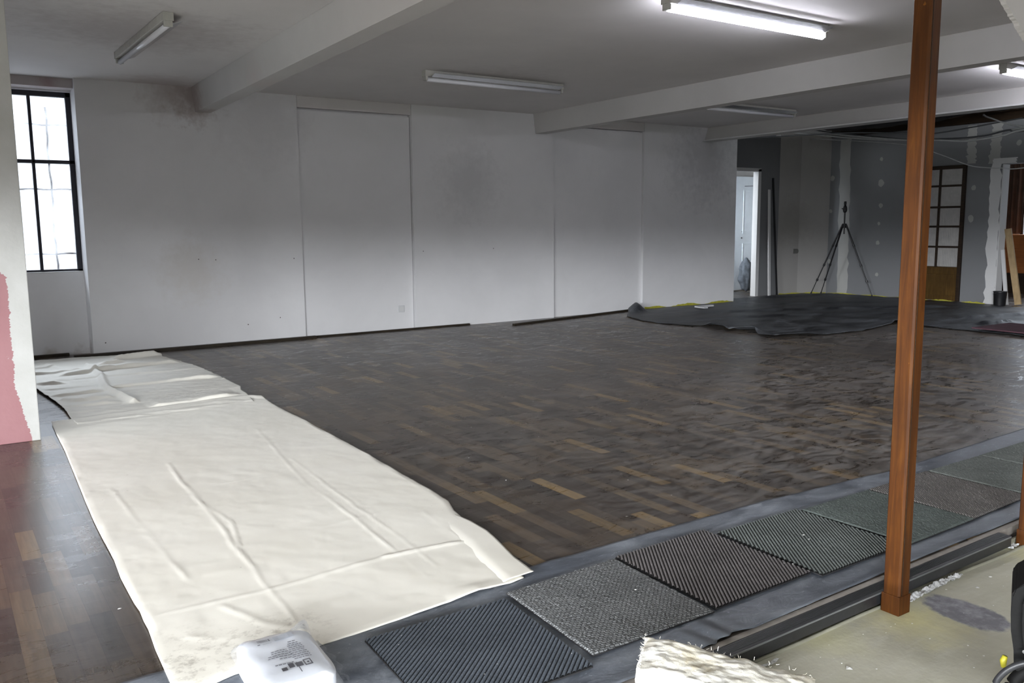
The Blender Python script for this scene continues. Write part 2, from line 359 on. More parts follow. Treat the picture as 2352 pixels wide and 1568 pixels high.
class MB:
    def __init__(s): s.bm = bmesh.new()
    def box(s, x0, x1, y0, y1, z0, z1, bev=0.0):
        r = bmesh.ops.create_cube(s.bm, size=1.0)
        vs = r['verts']
        for v in vs:
            v.co = Vector((x0+(v.co.x+.5)*(x1-x0), y0+(v.co.y+.5)*(y1-y0), z0+(v.co.z+.5)*(z1-z0)))
        if bev > 0:
            es = list({e for v in vs for e in v.link_edges})
            bmesh.ops.bevel(s.bm, geom=es, offset=bev, segments=2, affect='EDGES', profile=.6)
        return s
    def bar(s, p0, p1, wx, wy, up=(0, 0, 1), bev=0.0):
        p0, p1 = Vector(p0), Vector(p1); d = (p1-p0); L = d.length; d.normalize()
        u = Vector(up); sx = d.cross(u)
        if sx.length < 1e-4: sx = d.cross(Vector((1, 0, 0)))
        sx.normalize(); sy = sx.cross(d)
        r = bmesh.ops.create_cube(s.bm, size=1.0); vs = r['verts']
        for v in vs: v.co = p0+d*((v.co.z+.5)*L)+sx*(v.co.x*wx)+sy*(v.co.y*wy)
        if bev > 0:
            es = list({e for v in vs for e in v.link_edges})
            bmesh.ops.bevel(s.bm, geom=es, offset=bev, segments=2, affect='EDGES')
        return s
    def tube(s, pts, rad, seg=10, cap=True):
        pts = [Vector(p) for p in pts]; rings = []
        rads = rad if hasattr(rad, '__len__') else [rad]*len(pts)
        for i, p in enumerate(pts):
            d = (pts[min(i+1, len(pts)-1)]-pts[max(i-1, 0)]).normalized()
            a = Vector((0, 0, 1)) if abs(d.z) < .95 else Vector((1, 0, 0))
            u = d.cross(a).normalized(); v = u.cross(d)
            rings.append([s.bm.verts.new(p+(u*math.cos(2*math.pi*k/seg)+v*math.sin(2*math.pi*k/seg))*rads[i]) for k in range(seg)])
        for a, b in zip(rings, rings[1:]):
            for k in range(seg): s.bm.faces.new((a[k], a[(k+1) % seg], b[(k+1) % seg], b[k]))
        if cap:
            s.bm.faces.new(rings[0][::-1]); s.bm.faces.new(rings[-1])
        return s
    def prism(s, prof, axis, a, b):
        """extrude a closed 2-D profile along an axis (0: profile is (y,z); 1: (x,z); 2: (x,y))"""
        def P(q, t):
            return {0: (t, q[0], q[1]), 1: (q[0], t, q[1]), 2: (q[0], q[1], t)}[axis]
        A = [s.bm.verts.new(P(q, a)) for q in prof]; B = [s.bm.verts.new(P(q, b)) for q in prof]
        n = len(prof)
        for i in range(n): s.bm.faces.new((A[i], A[(i+1) % n], B[(i+1) % n], B[i]))
        s.bm.faces.new(A[::-1]); s.bm.faces.new(B)
        return s
    def build(s, name, mat, parent=None, smooth=False, loc=None):
        bmesh.ops.recalc_face_normals(s.bm, faces=s.bm.faces[:])
        me = bpy.data.meshes.new(name)
        if loc is not None: bmesh.ops.translate(s.bm, vec=-Vector(loc), verts=s.bm.verts[:])
        s.bm.to_mesh(me); s.bm.free()
        if mat is not None: me.materials.append(mat)
        if smooth:
            me.polygons.foreach_set('use_smooth', [True]*len(me.polygons))
        o = link(name, me, parent)
        if loc is not None and parent is None: o.location = loc
        elif loc is not None: o.location = loc
        return o

def grid_mesh(name, P, mat, parent=None, smooth=True, thick=0.0):
    """P: (nv, nu, 3) array of points"""
    nv, nu, _ = P.shape
    idx = np.arange(nv*nu).reshape(nv, nu)
    q = np.stack([idx[:-1, :-1], idx[:-1, 1:], idx[1:, 1:], idx[1:, :-1]], -1).reshape(-1, 4)
    me = bpy.data.meshes.new(name)
    me.from_pydata(P.reshape(-1, 3).tolist(), [], q.tolist())
    me.materials.append(mat)
    if smooth: me.polygons.foreach_set('use_smooth', [True]*len(me.polygons))
    o = link(name, me, parent)
    if thick:
        md = o.modifiers.new('thickness', 'SOLIDIFY'); md.thickness = thick; md.offset = -1
    return o

def tag(o, label, cat, group=None, kind=None):
    o['label'] = label; o['category'] = cat
    if group: o['group'] = group
    if kind: o['kind'] = kind
    return o
def struct(o): o['kind'] = 'structure'; return o
def empty(name, loc=(0, 0, 0), rz=0):
    o = bpy.data.objects.new(name, None); C.objects.link(o); o.location = loc; o.rotation_euler = (0, 0, rz)
    o.empty_display_size = .1
    return o
def copy_tree(o, parent=None):
    c = o.copy(); C.objects.link(c); c.parent = parent
    for ch in list(o.children): copy_tree(ch, c)
    return c

rng = np.random.RandomState(3)
def vnoise(X, Y, sc, seed=0, octv=4):
    """vectorised value noise in about [-1, 1]"""
    X, Y = np.broadcast_arrays(np.asarray(X, float), np.asarray(Y, float))
    out = np.zeros(X.shape); amp = 1.0; tot = 0
    for k in range(octv):
        r = np.random.RandomState(seed*31+k); T = r.rand(64, 64)*2-1
        x = X*sc; y = Y*sc
        xi = np.floor(x).astype(int); yi = np.floor(y).astype(int); fx = x-xi; fy = y-yi
        fx = fx*fx*(3-2*fx); fy = fy*fy*(3-2*fy)
        g = lambda i, j: T[i % 64, j % 64]
        out += amp*((g(xi, yi)*(1-fx)+g(xi+1, yi)*fx)*(1-fy)+(g(xi, yi+1)*(1-fx)+g(xi+1, yi+1)*fx)*fy)
        tot += amp; amp *= .5; sc *= 2.03
    return out/tot
def resample(poly, n):
    p = np.array(poly, float); d = np.r_[0, np.cumsum(np.linalg.norm(np.diff(p, axis=0), axis=1))]
    t = np.linspace(0, d[-1], n)
    return np.stack([np.interp(t, d, p[:, k]) for k in range(p.shape[1])], -1)
def coons(bottom, top, left, right, nu, nv):
    B, T, Lf, Rt = resample(bottom, nu), resample(top, nu), resample(left, nv), resample(right, nv)
    u = np.linspace(0, 1, nu)[None, :, None]; v = np.linspace(0, 1, nv)[:, None, None]
    return ((1-v)*B[None]+v*T[None]+(1-u)*Lf[:, None]+u*Rt[:, None]
            - ((1-u)*(1-v)*B[0]+u*(1-v)*B[-1]+(1-u)*v*T[0]+u*v*T[-1]))
def dist_poly(X, Y, pts):
    """distance to a polyline, and the signed side"""
    best = np.full(X.shape, 1e9); sgn = np.zeros(X.shape)
    for (ax, ay), (bx, by) in zip(pts, pts[1:]):
        dx, dy = bx-ax, by-ay; L2 = dx*dx+dy*dy
        t = np.clip(((X-ax)*dx+(Y-ay)*dy)/L2, 0, 1)
        d = np.hypot(X-ax-t*dx, Y-ay-t*dy)
        s = np.sign((X-ax)*dy-(Y-ay)*dx)
        m = d < best; best[m] = d[m]; sgn[m] = s[m]
    return best, sgn

# ------------------------------------------------------------------ the setting
CEIL = 2.60; LOW = -0.055
# floors
struct(MB().box(-8.2, 16, 1.634, 12.2, -.30, 0).build('floor', M['parquet']))
struct(MB().box(-8.2, 16, -3.3, 1.607, -.45, LOW).build('floor_lower', M['screed']))
struct(MB().box(-8.2, 16, 1.600, 1.6080, LOW+.0005, -.0305).build('trim_1', M['riser']))
struct(MB().tube([(x, 1.566+.003*math.sin(x*3.1)+.002*math.sin(x*11), LOW+.002) for x in np.linspace(-4, 12, 160)], .006, 8).build('trim_2', M['riser'], smooth=True))

# long wall with one open window bay and two blocked bays
wb = MB()
wb.box(-8.2, -.12, 9.05, 9.55, -.2, CEIL+.2)
wb.box(-.12, 1.25, 9.30, 9.55, -.2, .80)
wb.box(-.12, 1.25, 9.30, 9.55, 2.50, CEIL+.2)
wb.box(1.25, 3.38, 9.05, 9.55, -.2, CEIL+.2)
wb.box(3.38, 4.745, 9.14, 9.55, -.2, CEIL+.2); wb.box(3.396, 4.738, 9.10, 9.145, -.2, 2.462)
wb.box(4.745, 6.79, 9.05, 9.55, -.2, CEIL+.2)
wb.box(6.79, 8.40, 9.15, 9.55, -.2, CEIL+.2); wb.box(6.802, 8.366, 9.10, 9.155, -.2, 2.47)
wb.box(8.37, 10.26, 9.06, 9.55, -.2, 2.66)
wall_back = struct(wb.build('wall_back', M['wall']))
nh = MB(); rh = random.Random(8)
for x, z in [(2.28, .90), (2.45, .89), (2.75, .20), (3.1, .25), (3.28, .88), (4.86, .92), (5.85, .93), (1.36, .12)]:
    vs = [nh.bm.verts.new((x+.0065*math.cos(k*.785)*rh.uniform(.7, 1.2), 9.0494, z+.0065*math.sin(k*.785)*rh.uniform(.7, 1.2))) for k in range(8)]
    nh.bm.faces.new(vs)
nh.build('nail_hole', simple('nail_hole', (.10, .09, .085), .9), wall_back)
struct(MB().box(-.12, 1.25, 9.12, 9.2995, 2.515, CEIL-.001).build('trim_3', M['lintel']))
o = struct(MB().box(3.385, 4.74, 9.055, 9.1395, 2.482, CEIL-.001).build('trim_4', M['ceiling']))
struct(MB().box(6.795, 8.365, 9.065, 9.1495, 2.485, CEIL-.001).build('trim_5', M['ceiling']))

# window in the open bay
win = struct(empty('window_1', (.565, 9.36, .80)))
def wpart(name, mb, mat): return mb.build(name, mat, win, loc=(0, 0, 0))
def L(x0, x1, y0, y1, z0, z1, mb=None):
    mb = mb or MB(); return mb.box(x0-.565, x1-.565, y0-9.36, y1-9.36, z0-.80, z1-.80)
f = MB()
for (x0, x1, z0, z1) in [(-.12, 1.25, 2.455, 2.50), (-.12, 1.25, .80, .832), (-.12, -.085, .80, 2.5), (1.205, 1.25, .80, 2.5), (.565-.018, .565+.018, .83, 2.46), (.215, .24, .83, 2.46), (.885, .912, .83, 2.46), (-.12, 1.25, 1.835, 1.868)]:
    f.box(x0-.565, x1-.565, -.02, .03, z0-.80, z1-.80, .003)
wpart('frame', f, M['winframe'])
sl = MB().box(-.685, .685, -.0595, -.021, -.0005, .012, .003); wpart('sill', sl, M['jamb'])
for x0, x1 in [(-.085, .215), (.24, .547), (.583, .885), (.912, 1.205)]:
    for z0, z1 in [(.832, 1.835), (1.868, 2.455)]:
        p = MB().box(x0-.565, x1-.565, .003, .007, z0-.80, z1-.80); wpart('pane', p, M['frost'])
g = MB()
for z in (.975, 1.60, 2.213):
    g.tube([(x-.565, .19+.004*math.sin(x*19), z-.80+.004*math.sin(x*23)) for x in np.linspace(-.12, 1.25, 40)], .009, 6)
for x in (.05, .38, .71, 1.053):
    g.tube([(x-.565+.005*math.sin(z*9)+.003*math.sin(z*31), .19, z-.80) for z in np.linspace(.80, 2.38, 60)], .010, 6)
wpart('security_bars', g, M['bars'])

# stub wall at left, half painted over
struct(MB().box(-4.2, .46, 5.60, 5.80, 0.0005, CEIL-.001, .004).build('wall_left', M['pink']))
# outer left wall with an opening, back wall with an opening
wl = MB()
wl.box(-8.4, -8.2, -3.3, -3.1, -.45, 2.8); wl.box(-8.4, -8.2, 3.8, 9.55, -.45, 2.8)
wl.box(-8.4, -8.2, -3.1, 3.8, -.45, .10); wl.box(-8.4, -8.2, -3.1, 3.8, 2.05, 2.8)
struct(wl.build('wall_outer', M['roomwall']))
wr = MB()
wr.box(-8.4, -7.0, -3.5, -3.3, -.45, 2.8); wr.box(-.8, 16, -3.5, -3.3, -.45, 2.8)
wr.box(-7.0, -.8, -3.5, -3.3, -.45, .3); wr.box(-7.0, -.8, -3.5, -3.3, 2.0, 2.8)
struct(wr.build('wall_rear', M['roomwall']))

# ceiling and beams
struct(MB().box(-8.4, 9.74, -3.5, 9.55, CEIL, CEIL+.2).build('ceiling', M['ceiling']))
struct(MB().box(9.74, 16.2, -3.5, 12.2, 3.05, 3.2).build('ceiling_void', M['membrane']))
bm1 = MB()
bm1.prism([(2.326, 2.361), (2.476, 2.361), (2.50, CEIL-.001), (2.30, CEIL-.001)], 1, 9.049, -1.0)
o = struct(bm1.build('beam_left', M['beam']))
for v in o.data.vertices:            # the beam runs slightly out of square to the wall
    v.co.x += (v.co.y-9.049)*.024
struct(MB().prism([(6.50, 2.362), (6.66, 2.362), (6.68, CEIL-.001), (6.47, CEIL-.001)], 1, 9.049, -1.0).build('beam_middle', M['beam']))
struct(MB().prism([(9.555, 2.402), (9.735, 2.402), (9.735, CEIL-.001), (9.62, CEIL-.001)], 1, 9.059, -1.0).build('beam_right', M['beam']))
tr = MB().box(9.50, 9.556, -1.0, 9.058, 2.402, 2.418)
struct(tr.build('trim_6', M['jamb']))

# door wall set back behind the end of the long wall
dw = MB()
dw.box(10.2, 10.84, 9.60, 9.70, 0, 2.62); dw.box(11.43, 12.0, 9.60, 9.70, 0, 2.62); dw.box(10.84, 11.43, 9.60, 9.70, 2.09, 2.62); dw.box(9.75, 12.96, 9.71, 9.80, 2.60, 3.05)
struct(dw.build('wall_recess', M['board']))
d1 = struct(empty('door_1', (11.13, 9.60, 0)))
fr = MB()
for (x0, x1, z0, z1) in [(10.80, 10.845, 0, 2.09), (11.38, 11.455, 0, 2.09), (10.80, 11.455, 2.045, 2.10)]:
    fr.box(x0-11.13, x1-11.13, -.015, .09, z0+.0005, z1, .004)
fr.build('frame', M['jamb'], d1)
# open leaf, hinged on the far jamb of the room behind
lf = MB()
ang = math.radians(78)
lf.box(-.12, .50, -.02, .02, .02, 2.03, .003)
for (x0, x1, z0, z1) in [(.10, .42, 1.02, 1.80), (.10, .42, .20, .86)]:
    for (a0, a1, b0, b1) in [(x0, x1, z0, z0+.018), (x0, x1, z1-.018, z1), (x0, x0+.018, z0, z1), (x1-.018, x1, z0, z1)]:
        lf.box(a0, a1, -.027, -.0205, b0, b1, .002)
    lf.box(x0+.05, x1-.05, -.024, -.0205, z0+.05, z1-.05, .002)
lv = lf.build('door_leaf', M['bluewhite'], d1)
lv.location = (12.02-11.13, 10.55-9.60, 0); lv.rotation_euler = (0, 0, 0)
kh = MB().tube([(.07, -.021, .95), (.07, -.035, .95)], .012, 10); kh.tube([(.075, -.021, 1.06), (.075, -.03, 1.06)], .006, 8)
ho = kh.build('door_knob', M['blackmetal'], lv)
hg = MB().box(.485, .512, -.03, -.0205, 1.02, 1.10); hg.box(.485, .512, -.03, -.0205, 1.14, 1.19); hg.build('hinge', M['blackmetal'], lv)
st = MB().bar((.12, -.026, 1.86), (.48, -.026, 1.875), .006, .014); st.build('rail', M['ink_grey'], lv)
# room behind that door
sr = MB()
sr.box(12.53, 12.70, 9.70, 12.2, 0, 3.05); sr.box(9.9, 12.53, 10.575, 10.70, 0, 3.05); sr.box(9.9, 12.53, 9.805, 10.57, 2.66, 2.72)
struct(sr.build('wall_side_room', M['roomwall']))
# angled chase in the corner
struct(MB().prism([(11.93, 9.599), (12.35, 9.50), (12.81, 9.24), (12.81, 9.70), (11.93, 9.70)], 2, .0005, 3.049).build('wall_corner', M['oldwall']))
# end wall of grey plasterboard with its opening
ew = MB()
ew.box(12.80, 12.95, 6.40, 9.24, 0, 2.62); ew.box(12.80, 12.95, 5.42, 6.40, 2.015, 2.62); ew.box(12.80, 12.95, -3.3, 5.42, 0, 2.62); ew.box(12.965, 13.0, -3.4, 12.2, 2.55, 3.05)
struct(ew.build('wall_right', M['board']))
wr_o = bpy.data.objects['wall_right']
def ragged(mb, x, pts_c, wdt, seed, n=26):
    """a trowelled band on the end wall: pts_c = [(y, z) ...] centre line"""
    r = np.random.RandomState(seed); c = resample(pts_c, n)
    a = c[:, 0]-wdt/2+r.randn(n)*.010; b = c[:, 0]+wdt/2+r.randn(n)*.010
    va = [mb.bm.verts.new((x, a[i], c[i, 1])) for i in range(n)]; vb = [mb.bm.verts.new((x, b[i], c[i, 1])) for i in range(n)]
    wa = [mb.bm.verts.new((x-.0015, a[i]+.004, c[i, 1])) for i in range(n)]; wb_ = [mb.bm.verts.new((x-.0015, b[i]-.004, c[i, 1])) for i in range(n)]
    for i in range(n-1):
        mb.bm.faces.new((wa[i], wa[i+1], wb_[i+1], wb_[i])); mb.bm.faces.new((va[i], va[i+1], wa[i+1], wa[i])); mb.bm.faces.new((wb_[i], wb_[i+1], vb[i+1], vb[i]))
bd = MB()
ragged(bd, 12.7995, [(8.93, .01), (8.95, 1.3), (8.97, 2.58)], .20, 1)
ragged(bd, 12.7995, [(6.86, 2.05), (6.87, 2.60)], .13, 2)
ragged(bd, 12.7995, [(6.53, 2.03), (6.51, 2.60)], .15, 3)
bd.build('joint_band', M['compound'], wr_o)
ee = MB(); ragged(ee, 12.7990, [(6.47, .01), (6.48, 1.0), (6.49, 2.02)], .15, 4); ragged(ee, 12.799, [(6.38, 2.02), (6.38, 2.045), (6.38, 2.10)], .34, 5, 8)
ee.build('corner_filler', M['jamb'], wr_o)
sp = MB()
for i, (y, z, r) in enumerate([(8.305, 2.212, .030), (8.293, 1.834, .055), (8.281, 1.474, .034), (8.297, 1.188, .026), (8.303, .88, .033), (8.292, .365, .032), (6.80, 1.70, .035), (6.81, 1.25, .045), (9.20, 1.95, .04), (9.21, 1.40, .03), (9.20, .55, .035), (6.20, 2.30, .035)]):
    vs = [sp.bm.verts.new((12.7985, y+r*math.cos(k*.5236)*(1+.2*random.uniform(-1, 1)), z+r*1.1*math.sin(k*.5236)*(1+.2*random.uniform(-1, 1)))) for k in range(12)]
    sp.bm.faces.new(vs)
sp.build('filler_spot', M['compound'], wr_o)
struct(MB().box(12.78, 12.96, 3.0, 9.24, 2.625, 2.80).build('trim_7', M['darkwood']))
jb = struct(MB().box(12.795, 12.97, 6.385, 6.3995, .0005, 2.012).build('trim_8', M['jamb']))

# glazed timber door in the end wall
d2 = struct(empty('door_2', (12.78, 7.30, 0)))
fw = MB(); yb = [6.905, 6.955, 7.275, 7.305, 7.625, 7.675]; zb = [.0005, .505, .535, .815, .845, 1.12, 1.15, 1.41, 1.44, 1.725, 1.755, 1.985, 2.04]
for a, b in ((0, 1), (2, 3), (4, 5)): fw.box(-.025, .018, yb[a]-7.30, yb[b]-7.30, .52 if a == 2 else .0005, 2.04, .003)
for a, b in ((3, 4), (5, 6), (7, 8), (9, 10), (11, 12)): fw.box(-.022, .016, 6.95-7.30, 7.63-7.30, zb[a], zb[b], .003)
fw.build('frame', M['darkwood'], d2)
pn = MB().box(-.012, .012, 6.95-7.30, 7.63-7.30, .02, .53); pn.box(-.020, .014, 6.95-7.30, 7.63-7.30, .42, .52, .004); pn.box(-.020, .014, 6.95-7.30, 7.63-7.30, .02, .10, .004); pn.build('lower_panel', M['door_wood'], d2)
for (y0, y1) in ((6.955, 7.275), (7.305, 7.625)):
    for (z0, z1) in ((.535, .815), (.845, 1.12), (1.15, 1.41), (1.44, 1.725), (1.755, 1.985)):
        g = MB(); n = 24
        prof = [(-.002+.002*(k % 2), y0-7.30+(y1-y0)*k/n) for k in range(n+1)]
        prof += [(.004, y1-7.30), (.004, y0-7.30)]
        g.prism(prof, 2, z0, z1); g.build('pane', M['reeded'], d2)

# far room beyond the opening
fr_ = MB()
fr_.box(15.8, 15.95, 7.55, 9.6, 0, 2.7); fr_.box(15.8, 15.95, 4.2, 5.6, 0, 2.7); fr_.box(15.8, 15.95, 5.6, 7.55, 0, .55); fr_.box(15.8, 15.95, 5.6, 7.55, 2.25, 2.7)
fr_.box(13.001, 15.95, 9.24, 9.4, 0, 2.7); fr_.box(13.001, 15.95, 4.0, 4.2, 0, 2.7); fr_.box(13.001, 15.95, 4.0, 9.4, 2.7, 2.8)
struct(fr_.build('wall_far_room', M['roomwall']))
w2 = struct(empty('window_2', (15.85, 6.6, .55)))
g = MB()
for (y0, y1, z0, z1) in [(-1.0, .95, 0, .05), (-1.0, .95, 1.65, 1.70), (.90, .95, 0, 1.7), (-1.0, -.95, 0, 1.7), (-.03, .03, 0, 1.7)]: g.box(-.03, .03, y0, y1, z0, z1, .004)
g.build('frame', M['darkwood'], w2)
g = MB().box(-.004, .004, .03, .90, .05, 1.65); g.build('pane', M['frost'], w2)
g = MB().box(-.004, .004, -.95, -.03, .05, 1.65); g.build('pane', M['frost'], w2)
# bulkhead of rough plaster by the second post, its lower edge broken off at a slant
n = 90; ed = resample([(3.02, 2.60), (3.13, 1.975), (3.354, 1.831), (3.75, 1.60)], n); r = np.random.RandomState(5)
ed = resample([(2.98, 2.20), (3.13, 1.975), (3.354, 1.831), (3.62, 1.66)], n)
prof = [(3.0, 2.59)]+[(ed[i, 0]+r.randn()*.002, ed[i, 1]+r.randn()*.002) for i in range(n)]+[(5.2, 1.6), (5.2, 2.59)]
prof[0] = (2.86, 2.59)
struct(MB().prism(prof, 1, 1.60, 1.618).build('wall_bulkhead', M['ceiling']))
# yard seen through the openings
struct(MB().box(-40, -8.45, -30, 40, -.7, -.5).build('ground', M['asphalt']))
struct(MB().box(-8.4, 12, -30, -3.55, -.7, -.5).build('ground_yard', M['asphalt']))
struct(MB().box(-8.4, 16, 12.3, 40, -.7, -.5).build('ground_street', M['asphalt']))

# ------------------------------------------------------------------ posts
def post(loc, label):
    o = MB()
    s_ = .029
    prof = [(-s_, -s_+.006), (-s_+.006, -s_), (s_-.004, -s_), (s_, -s_+.004), (s_, s_-.004), (s_-.004, s_), (-s_+.004, s_), (-s_, s_-.004)]
    o.prism(prof, 2, 0, CEIL-LOW-.001)
    t = empty('wooden_post', loc)
    o.build('shaft', M['post'], t)
    MB().box(-s_+.011, -s_+.014, -s_-.0012, -s_+.003, .02, CEIL-LOW-.02).build('groove', M['darkwood'], t)
    # slip of timber nailed round the foot
    MB().box(-s_-.003, s_+.003, -s_-.003, s_+.003, .0005, .065, .002).build('foot_block', M['post'], t)
    tag(t, label, 'post')
    return t
post((2.549, 1.5265, LOW), 'tall reddish brown wooden post standing in front of the carpet tiles')
post((3.514, 1.5625, LOW), 'brown wooden post cut off by the right edge of the photo')

# ------------------------------------------------------------------ fluorescent battens
def batten(lit=False):
    """origin: mid length, ceiling; long axis x; tube on the -y side"""
    t = empty('fluorescent_lamp')
    Lh = .775
    h = MB(); h.box(-Lh, Lh, -.032, .032, -.052, -.001, .003); h.build('housing', M['enamel'], t)
    r_ = MB(); r_.prism([(-.036, -.056), (-.044, -.060), (-.105, -.038), (-.103, -.036), (-.043, -.054), (-.036, -.052)], 0, -Lh+.05, Lh-.05); r_.build('reflector', M['reflector'], t)
    for s_ in (-1, 1):
        e = MB(); e.box(s_*(Lh-.012)-.012, s_*(Lh-.012)+.012, -.028, .028, -.090, -.0525, .004); e.build('lamp_holder', M['capplastic'], t)
        e = MB(); e.box(s_*(Lh+.003)-.003, s_*(Lh+.003)+.003, -.034, .034, -.054, -.001, .001); e.build('end_cap', M['capplastic'], t)
    tb = MB(); tb.tube([(-Lh+.025, 0, -.078), (Lh-.025, 0, -.080)], .0185, 16); tb.build('tube', M['tube_on'] if lit else M['tube_off'], t, smooth=True)
    if not lit: 
        s2 = MB().tube([(.2, -.033, -.03), (.2, -.034, -.03)], .006, 8); s2.build('screw', M['blackmetal'], t)
    return t
G = 'fluorescent battens on the ceiling'
p = batten(); p.location = (4.60, 7.03, CEIL); p.rotation_euler = (0, 0, 0)
tag(p, 'unlit white fluorescent batten on the ceiling between the two left white beams', 'ceiling lamp', G)
q = copy_tree(p); q.location = (8.28, 7.10, CEIL)
q['label'] = 'unlit fluorescent batten half hidden beyond the middle white beam'
q = copy_tree(p); q.location = (1.40, 6.80, CEIL); q.rotation_euler = (0, 0, math.pi/2+math.radians(1))
q['label'] = 'unlit fluorescent batten nearest the window, seen end on, smoke stain around it'
p = batten(True); p.location = (4.63, 4.00, CEIL)
tag(p, 'brightly lit fluorescent batten at the top of the photo left of the wooden post', 'ceiling lamp', G)
q = copy_tree(p); q.location = (8.80, 4.07, CEIL)
q['label'] = 'lit fluorescent batten at the right edge, beyond the wooden post'
q = copy_tree(p); q.location = (4.6, -1.2, CEIL)  # added lamp out of view, brightens the ceiling and upper walls
q['label'] = 'added lit fluorescent batten behind the camera, unseen fill for the room'

# ------------------------------------------------------------------ canvas drop cloths
def ridge(X, Y, pts, h, w_, asym=1.0, fade=.12):
    d, s_ = dist_poly(X, Y, pts)
    ww = np.where(s_ > 0, w_, w_*asym)
    (ax, ay), (bx, by) = pts[0], pts[-1]
    return h*np.exp(-(d/ww)**2)
def near_cloth():
    left = [(0.444, 2.285), (0.452, 2.525), (0.463, 2.682), (0.463, 2.746), (0.467, 2.825), (0.464, 2.9), (0.466, 3.15), (0.477, 3.343), (0.479, 3.613), (0.484, 3.856), (0.496, 4.184), (0.508, 4.473), (0.521, 4.801), (0.537, 5.186), (0.548, 5.665), (0.558, 6.007)]
    top = [(0.558, 6.007), (0.676, 6.025), (0.897, 6.05), (1.257, 6.085), (1.563, 6.147), (1.764, 6.152), (1.85, 6.12), (1.909, 6.044)]
    right = [(1.718, 2.37), (1.70, 2.60), (1.722, 2.70), (1.742, 2.763), (1.748, 2.921), (1.78, 3.09), (1.825, 3.216), (1.836, 3.354), (1.848, 3.683), (1.868, 4.154), (1.879, 4.693), (1.89, 5.224), (1.885, 5.621), (1.909, 6.044)]
    right = [(1.619, 2.335), (1.668, 2.509), (1.716, 2.712), (1.740, 2.755), (1.748, 2.921)]+right[5:]
    bot = [(0.444, 2.285), (0.503, 2.233), (0.602, 2.258), (0.807, 2.276), (1.064, 2.294), (1.34, 2.317), (1.446, 2.318), (1.56, 2.322), (1.619, 2.335)]
    P2 = coons(bot, top, left, right, 150, 330)
    X, Y = P2[..., 0], P2[..., 1]
    U = np.linspace(0, 1, 150)[None, :]; V = np.linspace(0, 1, 330)[:, None]
    z = .012+.0025*vnoise(X, Y, 3.0, 1)+.0012*vnoise(X, Y, 14, 2)
    for pts, h, w_, a in [
        ([(0.465, 2.759), (0.862, 2.746), (1.331, 2.777), (1.645, 2.742)], .010, .022, .6),
        ([(1.30, 2.785), (1.45, 2.775), (1.60, 2.75)], .020, .022, .5),
        ([(0.938, 4.578), (0.91, 3.685), (0.883, 3.213), (0.862, 2.737), (0.844, 2.30)], .008, .02, .7),
        ([(0.93, 4.4), (.905, 3.9), (.95, 3.5), (.90, 3.2)], .007, .014, .7),
        ([(1.558, 5.062), (1.46, 4.3), (1.407, 3.868), (1.40, 3.4), (1.346, 2.535)], .006, .016, .7),
        ([(1.50, 4.3), (1.46, 3.5), (1.44, 2.9), (1.42, 2.6)], .005, .012, .8),
        ([(1.066, 4.916), (1.396, 4.956)], .006, .012, .6),
        ([(1.0, 4.05), (1.35, 4.10)], .004, .012, .6),
        ([(1.25, 3.22), (1.55, 3.24), (1.75, 3.20)], .005, .014, .7),
        ([(1.66, 3.15), (1.63, 2.8), (1.60, 2.5)], .006, .018, .8),
        ([(0.62, 4.3), (0.64, 3.4), (0.66, 3.0)], .004, .02, .8),
        ([(0.55, 2.55), (.72, 2.42), (.86, 2.45)], .006, .03, .8),
        ([(0.70, 2.70), (0.76, 2.5), (0.84, 2.42)], .006, .03, .8),
        ([(0.60, 5.75), (1.2, 5.82), (1.8, 5.95)], .007, .03, .6)]:
        wg = .012*vnoise(X, Y, 5, 77)
        z += .42*ridge(X+wg, Y+wg, pts, h, w_*.50, a)*np.clip(.5+.9*vnoise(X, Y, 3.0, int(abs(pts[0][0]*100))), .12, 1.2)
    # edges lie lower and flutter a little
    edge = np.minimum(np.minimum(U, 1-U)/.02, np.minimum(V, 1-V)/.008); edge = np.clip(edge, 0, 1)
    z = .006+(z-.006)*edge+.004*(1-edge)*(vnoise(X, Y, 7, 5)+1)
    ef = np.clip(1-V/.02, 0, 1)*np.clip(1-np.abs(X-1.43)/.12, 0, 1)
    z += .012*ef
    z += .010*np.clip(1-np.abs(V-1)/.03, 0, 1)          # far hem lies over the other cloth
    root = empty('drop_cloth')
    o = grid_mesh('top_layer', np.dstack([X, Y, z]), M['canvas'], root, thick=.0022)
    # lower layer of the doubled cloth peeps out along the near hem
    b2 = [(x+.03*(1.0-(x-.444)/1.175), y-.020+.004*math.sin(x*9)) for x, y in bot]; t2 = [(x, y+.19) for x, y in b2]
    P3 = coons(b2, t2, [b2[0], t2[0]], [b2[-1], t2[-1]], 120, 12)
    zz = .0035+.0008*vnoise(P3[..., 0], P3[..., 1], 9, 8)
    o2 = grid_mesh('under_layer', np.dstack([P3[..., 0], P3[..., 1], zz]), M['canvas'], root, thick=.0015)
    # strip folded back at the right-hand corner
    bot4 = [(1.50, 2.335), (1.60, 2.338), (1.668, 2.345)]; top4 = [(1.64, 3.05), (1.70, 3.07), (1.752, 3.06)]
    P4 = coons(bot4, top4, [bot4[0], (1.58, 2.7), top4[0]], [bot4[-1], (1.688, 2.50), (1.738, 2.70), (1.757, 2.79), (1.764, 2.93), top4[-1]], 22, 90)
    U4 = np.linspace(0, 1, 22)[None, :]; V4 = np.linspace(0, 1, 90)[:, None]
    us = np.clip(U4/.45, 0, 1); us = us*us*(3-2*us)
    z4 = .0085+.0085*us+.002*np.sin(U4*math.pi)*(1-V4)-.006*V4**2*us+.001*vnoise(P4[..., 0], P4[..., 1], 12, 9)
    grid_mesh('folded_strip', np.dstack([P4[..., 0], P4[..., 1], z4]), M['canvas'], root, thick=.002)
